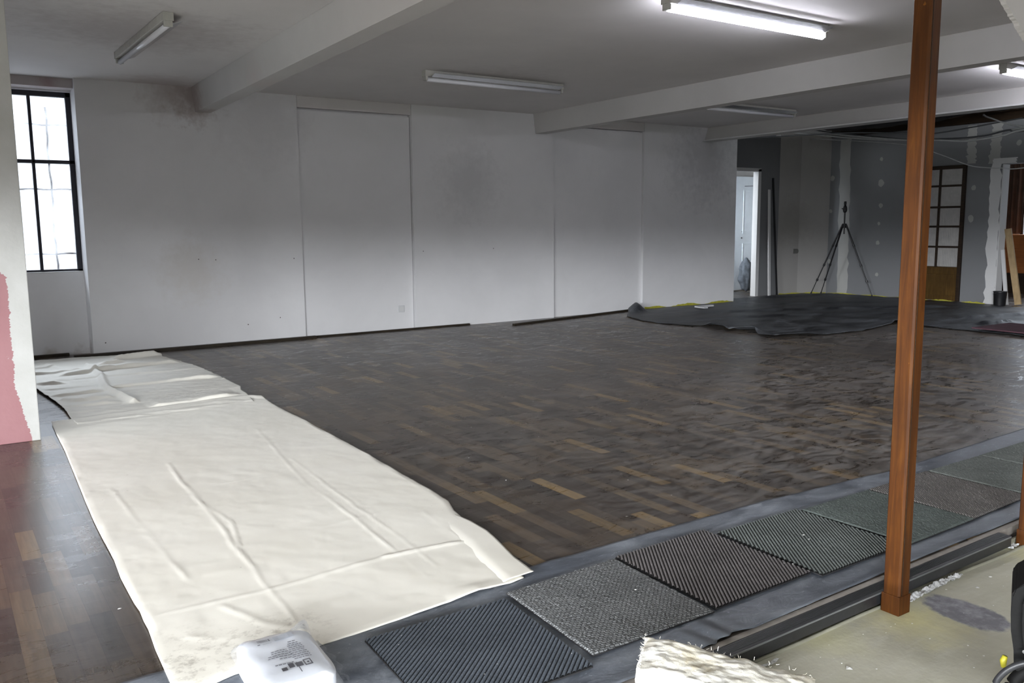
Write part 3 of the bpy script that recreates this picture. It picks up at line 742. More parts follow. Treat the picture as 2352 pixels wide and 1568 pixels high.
    tag(root, 'large smooth cream canvas drop cloth reaching from the foreground bag to mid floor', 'drop cloth')
near_cloth()

def far_cloth():
    left = [(0.69, 5.80), (0.676, 6.025), (0.677, 6.393), (0.661, 6.668), (0.633, 6.972), (0.600, 7.288), (0.585, 7.611), (.57, 8.2), (.55, 8.97)]
    top = [(.55, 8.97), (0.746, 8.96), (1.1, 8.945), (1.468, 8.874), (1.73, 8.80), (1.798, 8.763)]
    right = [(1.80, 5.85), (1.85, 6.207), (1.866, 6.40), (1.895, 6.50), (1.907, 6.60), (1.901, 6.969), (1.892, 7.526), (1.836, 8.131), (1.76, 8.5), (1.798, 8.763)]
    bot = [(0.69, 5.80), (1.2, 5.80), (1.80, 5.85)]
    nu, nv = 150, 330
    P2 = coons(bot, top, left, right, nu, nv); X, Y = P2[..., 0], P2[..., 1]
    U = np.linspace(0, 1, nu)[None, :]; V = np.linspace(0, 1, nv)[:, None]
    z = .012+.010*np.abs(vnoise(X*.7, Y*2.2, 3.0, 11))+.006*np.abs(vnoise(X*.8, Y*1.6, 8, 12))
    wig = .03*vnoise(X, Y, 2.2, 13)
    # fold steps that cross the cloth: lift, then a steep drop towards the camera
    def step(pts, h, back):
        pts = [(x, y) for x, y in pts]
        xs = np.array([p[0] for p in pts]); ys = np.array([p[1] for p in pts])
        yc = np.interp(X, xs, ys)+wig
        d = Y-yc
        ends = np.clip((X-xs[0])/.08, 0, 1)*np.clip((xs[-1]-X)/.10, 0, 1)
        var = .65+.35*vnoise(X, Y*0+pts[0][1], 5, int(pts[0][1]*10) % 50)
        return h*var*ends*np.where(d < 0, np.exp(-(d/.016)**2), np.exp(-(np.maximum(d, 0)/back)**1.3))
    for pts, h, b in [([(1.02, 7.02), (1.406, 7.066), (1.90, 7.034)], .040, .14),
                      ([(0.80, 7.868), (1.281, 8.001), (1.82, 8.039)], .055, .20),
                      ([(1.15, 6.118), (1.468, 6.125), (1.80, 6.205)], .030, .16),
                      ([(0.66, 6.483), (1.05, 6.433)], .020, .10),
                      ([(0.62, 6.906), (1.03, 6.963)], .026, .12),
                      ([(0.70, 7.618), (1.081, 7.635), (1.514, 7.58), (1.90, 7.57)], .014, .12),
                      ([(0.57, 7.538), (0.84, 7.463)], .040, .12),
                      ([(1.15, 8.25), (1.42, 8.22)], .060, .12),
                      ([(0.55, 8.10), (0.95, 8.05)], .030, .12),
                      ([(1.30, 8.52), (1.60, 8.56), (1.80, 8.62)], .075, .12),
                      ([(0.62, 8.45), (0.9, 8.40)], .030, .10),
                      ([(.6, 7.2), (.98, 7.25)], .018, .08)]:
        z = z+step(pts, h, b)
    z += ridge(X, Y, [(1.084, 8.279), (1.10, 7.9), (1.102, 7.644), (1.041, 7.038), (1.08, 6.7), (1.113, 6.369)], .032, .030, .8)
    z += ridge(X, Y, [(.72, 6.70), (.80, 6.63)], .02, .03)+ridge(X, Y, [(.86, 6.66), (.98, 6.62)], .02, .04)
    z += ridge(X, Y, [(.80, 8.55), (.88, 8.2), (.97, 8.05)], .02, .03)
    z = np.maximum(z, .006)
    # left hem lifted off the floor
    z += .009*np.clip(1-U/.05, 0, 1)*np.clip((V-.05)/.1, 0, 1)
    z *= 1
    V_ = np.clip(V/.03, 0, 1); z = .006*(1-V_)+z*V_
    o = grid_mesh('drop_cloth', np.dstack([X, Y, z]), M['canvas_far'], None, thick=.002)
    tag(o, 'heavily creased cream canvas drop cloth against the wall below the window', 'drop cloth')
far_cloth()

# ------------------------------------------------------------------ protective film and carpet tiles
def film():
    top = [(.15, 2.40), (.45, 2.393), (1.65, 2.403), (2.12, 2.416), (2.812, 2.415), (3.373, 2.386), (3.85, 2.36), (5.27, 2.413), (6.5, 2.40)]
    bot = [(.15, 1.622), (1.2, 1.627), (1.62, 1.620), (1.69, 1.632), (1.80, 1.621), (1.83, 1.642), (1.86, 1.622), (1.90, 1.650), (1.96, 1.629), (2.1, 1.633), (2.6, 1.646), (3.65, 1.656), (6.5, 1.67)]
    P2 = coons(bot, top, [bot[0], top[0]], [bot[-1], top[-1]], 520, 60); X, Y = P2[..., 0], P2[..., 1]
    V = np.linspace(0, 1, 60)[:, None]
    z = .0045+.0015*vnoise(X, Y, 5, 21)+.0007*vnoise(X, Y, 24, 22)
    z += .006*np.exp(-(V/.16)**2)*np.exp(-((X-1.84)/.09)**2)*(1+np.sin((X-1.84)*70))
    z += .010*np.clip(vnoise(X, Y*.25, 2.3, 24), 0, 1)*np.clip((V-.80)/.12, 0, 1)
    z += .0035*np.clip(1-V/.06, 0, 1)*(1+vnoise(X, Y, 4, 23))
    z = np.maximum(z, .0022)
    o = grid_mesh('protective_film', np.dstack([X, Y, z]), M['film'], None, thick=.0012)
    tag(o, 'long strip of grey blue plastic film laid on the floor under the carpet tiles', 'plastic sheet')
film()

def tile(corners, kind, mat, label, ang=45.0, z0=.0125, th=.008, loops=True):
    """corners: far-left, far-right, near-right, near-left on the floor"""
    c = [Vector((x, y, 0)) for x, y in corners]
    ctr = sum(c, Vector())/4
    root = empty('carpet_tile', (ctr.x, ctr.y, z0))
    loc = [(p-ctr) for p in c]
    b = MB(); n = 4; b.prism([(p.x, p.y) for p in loc], 2, -.004, .0005); b.build('backing', M['backing'], root)
    bm = bmesh.new()
    if kind == 'ribbed':
        a = math.radians(ang); d = Vector((math.cos(a), math.sin(a), 0)); nrm = Vector((-d.y, d.x, 0))
        us = [p.dot(nrm) for p in loc]; pitch = .0125; k = 6
        lines = []
        u = min(us)+1e-4
        prof = [0, .55, .95, 1.0, .95, .55]
        i = 0; rr = random.Random(int(ctr.x*100))
        while u < max(us)-1e-4:
            ts = []
            for p, q in zip(loc, loc[1:]+loc[:1]):
                up, uq = p.dot(nrm), q.dot(nrm)
                if (up-u)*(uq-u) <= 0 and abs(up-uq) > 1e-9:
                    t = (u-up)/(uq-up); ts.append((p.lerp(q, t)).dot(d))
            if len(ts) >= 2:
                lo, hi = min(ts), max(ts)
                h = .0005+.0056*prof[i % k]
                jl = rr.uniform(-.0025, .001); jh = rr.uniform(-.001, .0025)
                lines.append((nrm*u+d*(lo-jl*prof[i % k]), nrm*u+d*(hi+jh*prof[i % k]), h))
            i += 1; u += pitch/k
        vs = []
        for A, B, h in lines:
            vs.append((bm.verts.new((A.x, A.y, h)), bm.verts.new((B.x, B.y, h))))
        for (a0, b0), (a1, b1) in zip(vs, vs[1:]): bm.faces.new((a0, b0, b1, a1))
    else:
        N = 70
        P = coons([loc[3][:2], loc[2][:2]], [loc[0][:2], loc[1][:2]], [loc[3][:2], loc[0][:2]], [loc[2][:2], loc[1][:2]], N, N)
        X, Y = P[..., 0], P[..., 1]
        rr = np.random.RandomState(int(ctr.x*100)); jit = rr.randn(N, N, 2)*.0012
        X = X+jit[..., 0]; Y = Y+jit[..., 1]
        z = .0048+.0006*rr.randn(N, N)+.0008*vnoise(X, Y, 9, 40)
        z[0, :] = z[-1, :] = .001; z[:, 0] = z[:, -1] = .001
        gv = [[bm.verts.new((X[i, j], Y[i, j], z[i, j])) for j in range(N)] for i in range(N)]
        for i in range(N-1):
            for j in range(N-1): bm.faces.new((gv[i][j], gv[i][j+1], gv[i+1][j+1], gv[i+1][j]))
    me = bpy.data.meshes.new('pile'); bm.normal_update(); bm.to_mesh(me); bm.free(); me.materials.append(mat)
    if me.polygons and me.polygons[0].normal.z < 0: me.flip_normals()
    link('pile', me, root)
    tag(root, label, 'carpet tile', 'carpet tiles laid in a row on the plastic film')
    return root
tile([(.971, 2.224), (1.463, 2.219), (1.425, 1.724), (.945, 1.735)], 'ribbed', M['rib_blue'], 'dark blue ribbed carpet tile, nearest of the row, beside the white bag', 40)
tile([(1.493, 2.258), (1.980, 2.275), (1.952, 1.767), (1.463, 1.77)], 'woven', M['woven'], 'light grey woven carpet tile without ribs, second of the row')
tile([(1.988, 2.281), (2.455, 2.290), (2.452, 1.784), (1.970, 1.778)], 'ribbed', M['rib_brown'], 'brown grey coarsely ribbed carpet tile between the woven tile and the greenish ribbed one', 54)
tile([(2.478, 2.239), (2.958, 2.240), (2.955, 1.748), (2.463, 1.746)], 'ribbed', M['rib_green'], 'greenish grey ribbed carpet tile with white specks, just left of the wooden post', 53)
tile([(2.972, 2.224), (3.446, 2.226), (3.452, 1.745), (2.980, 1.738)], 'plush', M['plush'], 'dark green smooth carpet tile passing behind the wooden post', z0=.0130)
tile([(3.456, 2.228), (3.940, 2.240), (3.945, 1.765), (3.460, 1.748)], 'fine', M['fine'], 'brown grey finely ribbed carpet tile right of the wooden post')
tile([(3.950, 2.238), (4.425, 2.236), (4.432, 1.760), (3.955, 1.762)], 'plush', M['plush2'], 'faded green smooth carpet tile touching the right edge of the photo')
tile([(4.436, 2.240), (4.915, 2.244), (4.920, 1.765), (4.440, 1.762)], 'fine', M['plush2'], 'farthest carpet tile of the row, only its left corner inside the photo')

# ------------------------------------------------------------------ step edge
def nosing():
    x0, x1 = .3, 3.405
    root = empty('step_nosing', ((x0+x1)/2, 1.603, 0), .010); cx = (x0+x1)/2
    MB().box(x0-cx, 4.6-cx, .0105, .0345, -.030, .0008).build('step_edge', M['plywood'], root)
    prof = [(.010, .0012), (.006, .0022)]
    y = .004
    for k in range(7):
        prof += [(y, .0028), (y-.0028, .0028), (y-.0034, .0010), (y-.0046, .0010)]
        y -= .0050
    prof += [(y, .0026), (-.040, .0012), (-.0425, -.004), (-.0425, -.039), (-.036, -.041), (-.034, -.010), (.007, -.0032), (.010, -.0032)]
    MB().prism(prof, 0, x0-cx, x1-cx).build('rubber_tread', M['nosing'], root)
    MB().box(x0-cx, x1-cx, -.0432, -.0405, -.0045, .0006, .0006).build('edge_highlight', simple('highlight_rubber', (.15, .155, .16), .4), root)  # paler strip paints the highlight along the front edge
    tag(root, 'black rubber step nosing with fine ridges along the edge of the raised floor', 'step edge')
nosing()

# crumpled tape and scraps at the foot of the step
def crumple(pts, wdt, seed, name, label, h=.02, mat='foil'):
    c = resample(pts, 60); n = 8
    r = np.random.RandomState(seed)
    d = np.gradient(c, axis=0); d /= np.linalg.norm(d, axis=1)[:, None]; nr = np.stack([-d[:, 1], d[:, 0]], -1)
    t = np.linspace(-.5, .5, n)
    ww = wdt*(.6+.5*np.abs(vnoise(c[:, 0]*9, c[:, 1]*9, 3, seed)))
    P = c[:, None, :]+nr[:, None, :]*t[None, :, None]*ww[:, None, None]
    z = LOW+.004+h*np.abs(vnoise(P[..., 0], P[..., 1], 38, seed, 3))
    o = grid_mesh(name, np.dstack([P[..., 0], P[..., 1], z]), M[mat], None, smooth=False, thick=.0008)
    tag(o, label, 'tape')
crumple([(2.62, 1.535), (2.70, 1.545), (2.82, 1.550), (2.89, 1.555), (3.00, 1.553)], .030, 3, 'crumpled_tape', 'crumpled white tape on the lower floor just right of the post foot', .024)
crumple([(3.40, 1.585), (3.45, 1.588), (3.475, 1.59)], .034, 5, 'crumpled_tape', 'scrap of crumpled white tape beside the right edge post', .022)
crumple([(1.90, 1.535), (1.93, 1.530), (1.97, 1.537)], .016, 9, 'paint_scrap', 'small white smear at the foot of the step left of the post', .006)
def flakes():
    bm = MB(); r = random.Random(4)
    spots = [(2.10, 1.386, LOW+.001, .013), (2.949, 1.466, LOW+.001, .009), (2.846, 1.52, LOW+.001, .006), (3.08, 1.488, LOW+.001, .008), (1.85, 2.02, .0195, .006), (2.72, 2.02, .0195, .006), (2.70, 1.98, .0195, .005), (2.45, 1.86, .0195, .005), (.63, 3.36, .002, .010), (.42, 2.9, .002, .006)]
    for _ in range(120):
        x = r.uniform(1.0, 4.4); y = r.uniform(1.78, 2.2); spots.append((x, y, .0192, r.uniform(.0008, .0022)))
    for _ in range(60):
        x = r.uniform(2.0, 3.5); y = r.uniform(1.05, 1.52); spots.append((x, y, LOW+.001, r.uniform(.001, .004)))
    for _ in range(90):
        x = r.uniform(2.1, 6.5); y = r.uniform(2.6, 6.5); spots.append((x, y, .001, r.uniform(.0015, .005)))
    for x, y, z, s_ in spots:
        k = r.randint(4, 6); a = r.uniform(0, 6)
        vs = [bm.bm.verts.new((x+s_*math.cos(a+6.283*i/k)*r.uniform(.6, 1.2), y+s_*.8*math.sin(a+6.283*i/k)*r.uniform(.6, 1.2), z+r.uniform(0, s_*.2))) for i in range(k)]
        t_ = bm.bm.verts.new((x, y, z+s_*.35))
        for i in range(k): bm.bm.faces.new((vs[i], vs[(i+1) % k], t_))
    o = bm.build('paint_flakes', M['flake']); tag(o, 'tiny white paint flakes and crumbs scattered over tiles and floors', 'paint flakes', kind='stuff')
flakes()

# ------------------------------------------------------------------ loose boards along the long wall
def board(p0, p1, wdt, th, label, mat='skirt'):
    o = MB().bar((p0[0], p0[1], th/2+.0008), (p1[0], p1[1], th/2+.0008), wdt, th, bev=.003)
    ctr = ((p0[0]+p1[0])/2, (p0[1]+p1[1])/2, 0)
    o = o.build('skirting_board', M[mat], loc=ctr)
    tag(o, label, 'skirting board', 'loose skirting boards along the white wall'); return o
board((1.07, 9.00), (3.47, 8.985), .052, .030, 'dark loose skirting board nearest the window, partly behind the creased drop cloth')
board((3.06, 9.034), (5.46, 9.010), .028, .022, 'dark loose skirting board in the middle, lying below the wall socket')
board((5.84, 8.60), (8.14, 9.06), .040, .022, 'dark loose skirting board lying at a slant, its far end by the black sheet')
board((-.6, 9.24), (1.06, 9.24), .055, .026, 'dark skirting board set in the window recess behind the drop cloth')

# ------------------------------------------------------------------ black sheet on the far floor
def black_sheet():
    left = [(9.50, 3.0), (9.53, 4.95), (9.60, 5.94), (8.57, 5.70), (8.02, 5.75), (7.42, 5.95), (7.38, 6.11), (7.62, 6.40), (7.46, 6.62), (7.60, 7.05), (7.445, 7.337), (7.37, 7.629), (7.378, 7.988), (7.576, 8.488), (8.05, 8.98)]
    ys = np.array([p[1] for p in left])
    outline = left+[(8.40, 9.03), (10.27, 9.03), (10.34, 9.40), (11.9, 9.40), (12.3, 9.38), (12.74, 9.16), (12.745, 6.40), (12.57, 6.36), (12.57, 3.0)]
    # fill: fine grid of points inside the outline
    from mathutils.geometry import delaunay_2d_cdt
    N = []
    ring = resample(outline+[outline[0]], 420)[:-1]
    r = np.random.RandomState(2)
    px = np.array([p[0] for p in ring]); py = np.array([p[1] for p in ring])
    jit = np.abs(vnoise(px, py, 6, 31))*.05
    far = (px < 10.2) & (py < 9.0)
    px = px+np.where(far, jit-.02, 0)
    pts = [Vector((a, b)) for a, b in zip(px, py)]
    nb = len(pts)
    gx, gy = np.meshgrid(np.arange(7.3, 12.8, .045), np.arange(3.0, 9.5, .045))
    gx = gx.ravel()+r.uniform(-.012, .012, gx.size); gy = gy.ravel()+r.uniform(-.012, .012, gy.size)
    ins = np.zeros(gx.size, bool); j = nb-1
    for i in range(nb):
        xi, yi, xj, yj = px[i], py[i], px[j], py[j]
        c = ((yi > gy) != (yj > gy)) & (gx < (xj-xi)*(gy-yi)/(yj-yi+1e-12)+xi); ins ^= c; j = i
    pts += [Vector((a, b)) for a, b in zip(gx[ins], gy[ins])]
    res = delaunay_2d_cdt(pts, [], [list(range(nb))], 1, 1e-5)
    V = np.array([[v.x, v.y] for v in res[0]])
    X, Y = V[:, 0], V[:, 1]
    z = .006+.007*(vnoise(X*.7, Y*1.6, 1.6, 33)+1)+.016*np.abs(vnoise(X, Y*1.4, 3, 34, 5))
    sh = np.zeros(len(X))
    def b(pts_, h, w_):
        d, _ = dist_poly(X, Y, pts_); return h*np.exp(-(d/w_)**2)
    z += b([(8.12, 8.92), (8.02, 8.80)], .12, .10)                # lump against the wall
    z += b([(7.62, 7.06), (7.52, 6.80), (7.50, 6.55), (7.62, 6.42)], .045, .06)
    z += b([(7.40, 6.10), (7.46, 5.93), (7.8, 5.82)], .022, .06)
    z += b([(9.60, 5.94), (9.45, 6.15)], .035, .06)
    for pts_, h in [([(8.0, 7.6), (9.4, 7.2), (10.5, 6.6)], .02), ([(8.6, 8.2), (10.4, 7.5), (11.8, 6.6)], .025), ([(10.2, 5.2), (11.2, 4.9), (12.2, 4.9)], .045), ([(10.6, 5.6), (11.6, 5.3), (12.6, 5.2)], .05), ([(11.2, 9.2), (12.5, 8.8)], .03), ([(10.4, 8.4), (11.6, 7.7)], .02)]:
        z += b(pts_, h, .07)
    z = np.where((X > 9.3) & (Y < 5.1), np.minimum(z, .034), z)
    me = bpy.data.meshes.new('black_sheet')
    me.from_pydata([(float(a), float(b_), float(c)) for a, b_, c in zip(X, Y, z)], [], [tuple(f_) for f_ in res[2]])
    me.materials.append(M['blackfilm']); me.polygons.foreach_set('use_smooth', [True]*len(me.polygons))
    if me.polygons[0].normal.z < 0: me.flip_normals()
    o = link('black_sheet', me); md = o.modifiers.new('thickness', 'SOLIDIFY'); md.thickness = .002; md.offset = -1
    tag(o, 'crumpled black fabric sheet covering the far floor up to the grey end wall', 'floor sheet')
black_sheet()
# yellow foil turned up against the walls behind the black sheet
def foil(pts, h0, seed, label):
    fo = MB(); c = resample(pts, 40); r = np.random.RandomState(seed)
    a = [fo.bm.verts.new((c[i, 0], c[i, 1], .004)) for i in range(40)]
    b_ = [fo.bm.verts.new((c[i, 0]+r.uniform(-.004, .004), c[i, 1]-.004, .012+h0*abs(math.sin(i*.21+seed))*r.uniform(.5, 1))) for i in range(40)]
    for i in range(39): fo.bm.faces.new((a[i], a[i+1], b_[i+1], b_[i]))
    tag(fo.build('yellow_foil', M['yellow']), label, 'foil', 'yellow foil edges behind the black sheet')
foil([(8.40, 9.05), (10.24, 9.05)], .045, 1, 'yellow foil edge along the foot of the long white wall')
foil([(11.95, 9.56), (12.35, 9.47), (12.77, 9.23)], .02, 2, 'yellow foil edge along the patchy corner wall left of the tripod')
foil([(12.785, 9.2), (12.785, 7.75)], .02, 3, 'yellow foil edge along the grey end wall behind the tripod')
foil([(12.735, 7.7), (12.735, 6.5)], .03, 4, 'yellow foil edge below the glazed timber door')
# maroon mat at the right
root = MB().prism([(9.52, 4.98), (9.42, 3.6), (10.20, 3.6), (10.28, 4.95)], 2, .038, .050).build('floor_mat', M['redmat'], loc=(9.85, 4.3, 0))
tag(root, 'maroon floor mat on the black sheet at the right edge', 'mat')
sc_ = MB(); sc_.box(9.0, 9.33, 8.60, 8.66, .030, .050); sc_.box(8.98, 9.05, 8.45, 8.60, .030, .046)
tag(sc_.build('plastic_bracket', M['white_scrap'], loc=(9.15, 8.6, 0)), 'small white angled plastic piece lying on the black sheet', 'bracket')

# ------------------------------------------------------------------ tripod
def tripod():
    cx, cy = 12.55, 8.76
    root = empty('tripod', (cx, cy, 0)); top = 1.17
    feet = [(-.10, .52), (.06, .44), (.10, -.50)]
    for fx, fy in feet:
        d = Vector((fx, fy, .02))-Vector((fx*.06, fy*.06, top))
        a = Vector((fx*.06, fy*.06, top))
        g = MB(); P_ = [a+d*t for t in (0, .30, .31, .58, .59, .80, .81, 1)]
        g.tube(P_, [.014, .014, .012, .012, .0095, .0095, .007, .007], 10)
        lg = g.build('leg', M['blackmetal'], root)
        for t in (.30, .58, .80):
            k = MB(); k.tube([a+d*(t-.016), a+d*(t+.016)], [.019, .017], 10); k.build('leg_lock', M['blackmetal'], lg)
        k = MB(); k.tube([a+d*.985, a+d*1.008], [.010, .012], 8); k.build('rubber_foot', M['backing'], lg)
    g = MB(); g.tube([(0, 0, top-.05), (0, 0, top+.02)], [.034, .036], 12); g.build('crown', M['blackmetal'], root)
    g = MB(); g.tube([(0, 0, top-.15), (0, 0, 1.40)], .012, 10); g.build('center_column', M['blackmetal'], root)
    g = MB(); g.tube([(0, 0, 1.37), (0, 0, 1.39), (0, 0, 1.42), (0, 0, 1.46), (0, 0, 1.49)], [.02, .03, .034, .028, .016], 12); g.tube([(0, 0, 1.49), (0, 0, 1.50), (0, 0, 1.545), (0, 0, 1.552)], [.012, .020, .020, .014], 10); g.tube([(0, .03, 1.43), (.0, .06, 1.435)], .008, 8)
    g.build('ball_head', M['blackmetal'], root, smooth=True)
    tag(root, 'black camera tripod without a camera standing by the grey end wall', 'tripod')
tripod()

# ------------------------------------------------------------------ things by the far walls
o = MB().bar((11.56, 9.44, .012), (11.66, 9.588, 1.76), .055, .012, up=(0, 1, 0)).build('leaning_board', M['jamb'], loc=(11.56, 9.44, 0)); tag(o, 'narrow pale board leaning on the wall right of the white door', 'board')
o = MB().bar((11.78, 9.46, .012), (11.745, 9.585, 1.95), .03, .018, up=(0, 1, 0)).build('leaning_rail', M['blackmetal'], loc=(11.78, 9.46, 0)); tag(o, 'dark narrow rail leaning in the corner beside the pale board', 'rail')
s_ = MB(); s_.box(-.04, .04, -.012, 0, -.04, .04, .004); so = s_.build('wall_socket', M['socket'])
so.location = (4.575, 9.0995, .25)
pl_ = MB(); pl_.box(-.027, .027, -.015, -.0122, -.027, .027, .002); pl_.build('insert', M['jamb'], so)
tag(so, 'white wall socket low on the white wall in the blocked window bay', 'socket')
s_ = MB(); s_.prism([(-.05, -.04), (.02, -.04), (.045, -.02), (.045, .02), (.02, .04), (-.05, .04)], 1, -.014, 0); so = s_.build('wall_socket', M['greysocket'])
so.location = (12.30, 9.509, .73); so.rotation_euler = (0, 0, -math.radians(13)); tag(so, 'grey cable box on the patchy corner wall left of the tripod', 'socket')
# grey bundle behind the white door
bmh = bmesh.new(); bmesh.ops.create_icosphere(bmh, subdivisions=4, radius=1)
for v in bmh.verts:
    k = 1+.25*mnoise.noise(v.co*2.3); v.co = Vector((v.co.x*.16*k, v.co.y*.10*k, max(-.02, .27+v.co.z*.28*k)))
me = bpy.data.meshes.new('grey_bundle'); bmh.to_mesh(me); bmh.free(); me.materials.append(M['grey_cloth']); me.polygons.foreach_set('use_smooth', [True]*len(me.polygons))
o = link('rubbish_sack', me); o.location = (11.98, 10.30, .03); tag(o, 'dark grey sack on the floor in front of the white open door', 'sack')

# in the right-hand opening
bk = empty('bucket', (12.68, 6.26, .0))
b = MB(); seg = 24; b.tube([(0, 0, .012), (0, 0, .03), (0, 0, .20), (0, 0, .215), (0, 0, .216), (0, 0, .2)], [.075, .078, .088, .094, .086, .080], seg, cap=False); b.tube([(0, 0, .010), (0, 0, .014)], [.075, .077], seg)
b.build('shell', M['blackmetal'], bk, smooth=True)
MB().tube([(.093*math.cos(a), .093*math.sin(a), .20-.10*math.sin(a)*.3) for a in np.linspace(.1, 3.04, 20)], .003, 6).build('handle', M['screw'], bk)
tag(bk, 'black bucket on the floor in the right hand opening', 'bucket')
o = MB().bar((12.99, 6.15, .012), (12.92, 6.33, 1.10), .022, .09, up=(0, 1, 0), bev=.002).build('leaning_plank', M['pine'], loc=(12.98, 6.2, 0)); tag(o, 'tall pine plank leaning on the jamb behind the black bucket', 'plank')
o = MB().bar((12.86, 6.25, .012), (12.84, 6.345, .80), .018, .05, up=(0, 1, 0), bev=.002).build('leaning_plank', M['jamb'], loc=(12.86, 6.27, 0)); tag(o, 'short pale plank leaning beside the taller pine plank', 'plank')
o = MB().box(15.10, 15.55, 5.6, 8.4, .34, .98, .01).build('sideboard', M['orange'], loc=(15.3, 7.0, 0))
k = MB(); k.box(-.20, .20, -1.35, 1.35, .0006, .3395); kk = k.build('plinth', M['darkwood'], o)
tag(o, 'orange brown wooden sideboard under the window of the far room', 'sideboard')
cu = np.zeros((30, 60, 3)); yy = np.linspace(7.45, 8.15, 60); zz = np.linspace(.99, 2.35, 30)
for i in range(30):
    cu[i, :, 0] = 15.66+.03*np.sin(np.arange(60)*.75); cu[i, :, 1] = yy; cu[i, :, 2] = zz[i]
o = grid_mesh('curtain', cu, M['curtain'], None, thick=.003); tag(o, 'brown curtain beside the bright window of the far room', 'curtain')

# ------------------------------------------------------------------ under the opened ceiling
def cable(pts, r, label, mat='cable', grp=None, n=60):
    # Catmull-Rom through the points
    P = [Vector(p) for p in pts]; out = []
    for i in range(len(P)-1):
        p0, p1, p2, p3 = P[max(i-1, 0)], P[i], P[i+1], P[min(i+2, len(P)-1)]
        for t in np.linspace(0, 1, max(6, n//len(P)), endpoint=False):
            t2, t3 = t*t, t*t*t
            out.append(.5*((2*p1)+(-p0+p2)*t+(2*p0-5*p1+4*p2-p3)*t2+(-p0+3*p1-3*p2+p3)*t3))
    out.append(P[-1])
    o = MB().tube(out, r, 7).build('cable', M[mat], smooth=True); tag(o, label, 'cable', grp); return o
GC = 'cables hanging under the opened ceiling'
cable([(11.4, 9.0, 2.62), (11.5, 7.6, 2.40), (11.5, 6.58, 2.322), (11.5, 6.18, 2.300), (11.5, 5.85, 2.345), (11.5, 5.5, 2.372), (11.5, 4.2, 2.5), (11.5, 3.2, 3.0)], .013, 'pale grey cable of the bundle, uppermost, bowing up at the right edge', 'cable', GC)
cable([(11.35, 8.8, 2.62), (11.42, 7.2, 2.36), (11.45, 6.58, 2.300), (11.45, 6.18, 2.258), (11.45, 5.75, 2.290), (11.45, 5.5, 2.335), (11.4, 4.2, 2.45), (11.4, 3.2, 3.0)], .013, 'pale grey cable of the bundle, lowest, sagging behind the wooden post', 'cable', GC)
cable([(11.45, 8.6, 2.62), (11.47, 7.2, 2.37), (11.47, 6.5, 2.312), (11.47, 6.0, 2.31), (11.47, 5.7, 2.352), (11.47, 5.5, 2.325), (11.45, 4.2, 2.4), (11.45, 3.2, 3.0)], .011, 'dark cable woven between the pale cables of the bundle', 'cable_dark', GC)
cable([(11.9, 9.0, 2.55), (11.6, 7.2, 2.30), (11.5, 6.59, 2.112), (11.5, 6.19, 1.945), (11.5, 5.95, 1.90), (11.5, 5.77, 1.886), (11.5, 5.49, 1.872), (11.5, 4.4, 2.0), (11.5, 3.2, 3.0)], .006, 'single thin cable hanging lowest, across the glazed door top', 'cable', GC)
cable([(12.76, 6.7, 2.72), (12.2, 6.4, 2.66), (11.6, 6.0, 2.54), (11.5, 5.5, 2.375), (11.5, 4.4, 2.25), (11.5, 3.2, 3.0)], .010, 'pale cable running straight down from the dark beam at the right', 'cable', GC)
cable([(10.3, 8.9, 2.47), (10.4, 8.0, 2.44), (10.6, 7.3, 2.42), (11.0, 6.9, 2.40), (11.3, 6.6, 2.38), (11.6, 5.6, 2.5)], .009, 'dim cable drooping from the membrane to the left of the post', 'cable_dark', GC)
def membrane():
    n, m = 60, 40
    u = np.linspace(0, 1, n)[None, :]; v = np.linspace(0, 1, m)[:, None]
    Y = 9.1-u*3.1+0*v; X = 10.0+v*2.7+0*u
    z = 2.76-.17*np.sin(np.clip(u*1.25, 0, 1)*math.pi)*np.sin(v*math.pi)**.6+.05*vnoise(X, Y, 2.2, 51)+.02*vnoise(X, Y, 7, 52)
    o = grid_mesh('ceiling_membrane', np.dstack([X, Y, z]), M['membrane'], None, thick=.004)
    tag(o, 'dark membrane sagging from the opened ceiling beyond the right beam', 'membrane')
membrane()
for i, y in enumerate((8.6, 7.7, 6.8, 5.9, 5.0)):
    struct(MB().box(9.75, 12.9, y, y+.07, 2.90, 3.049).build('trim_%d' % (9+i), M['darkwood']))

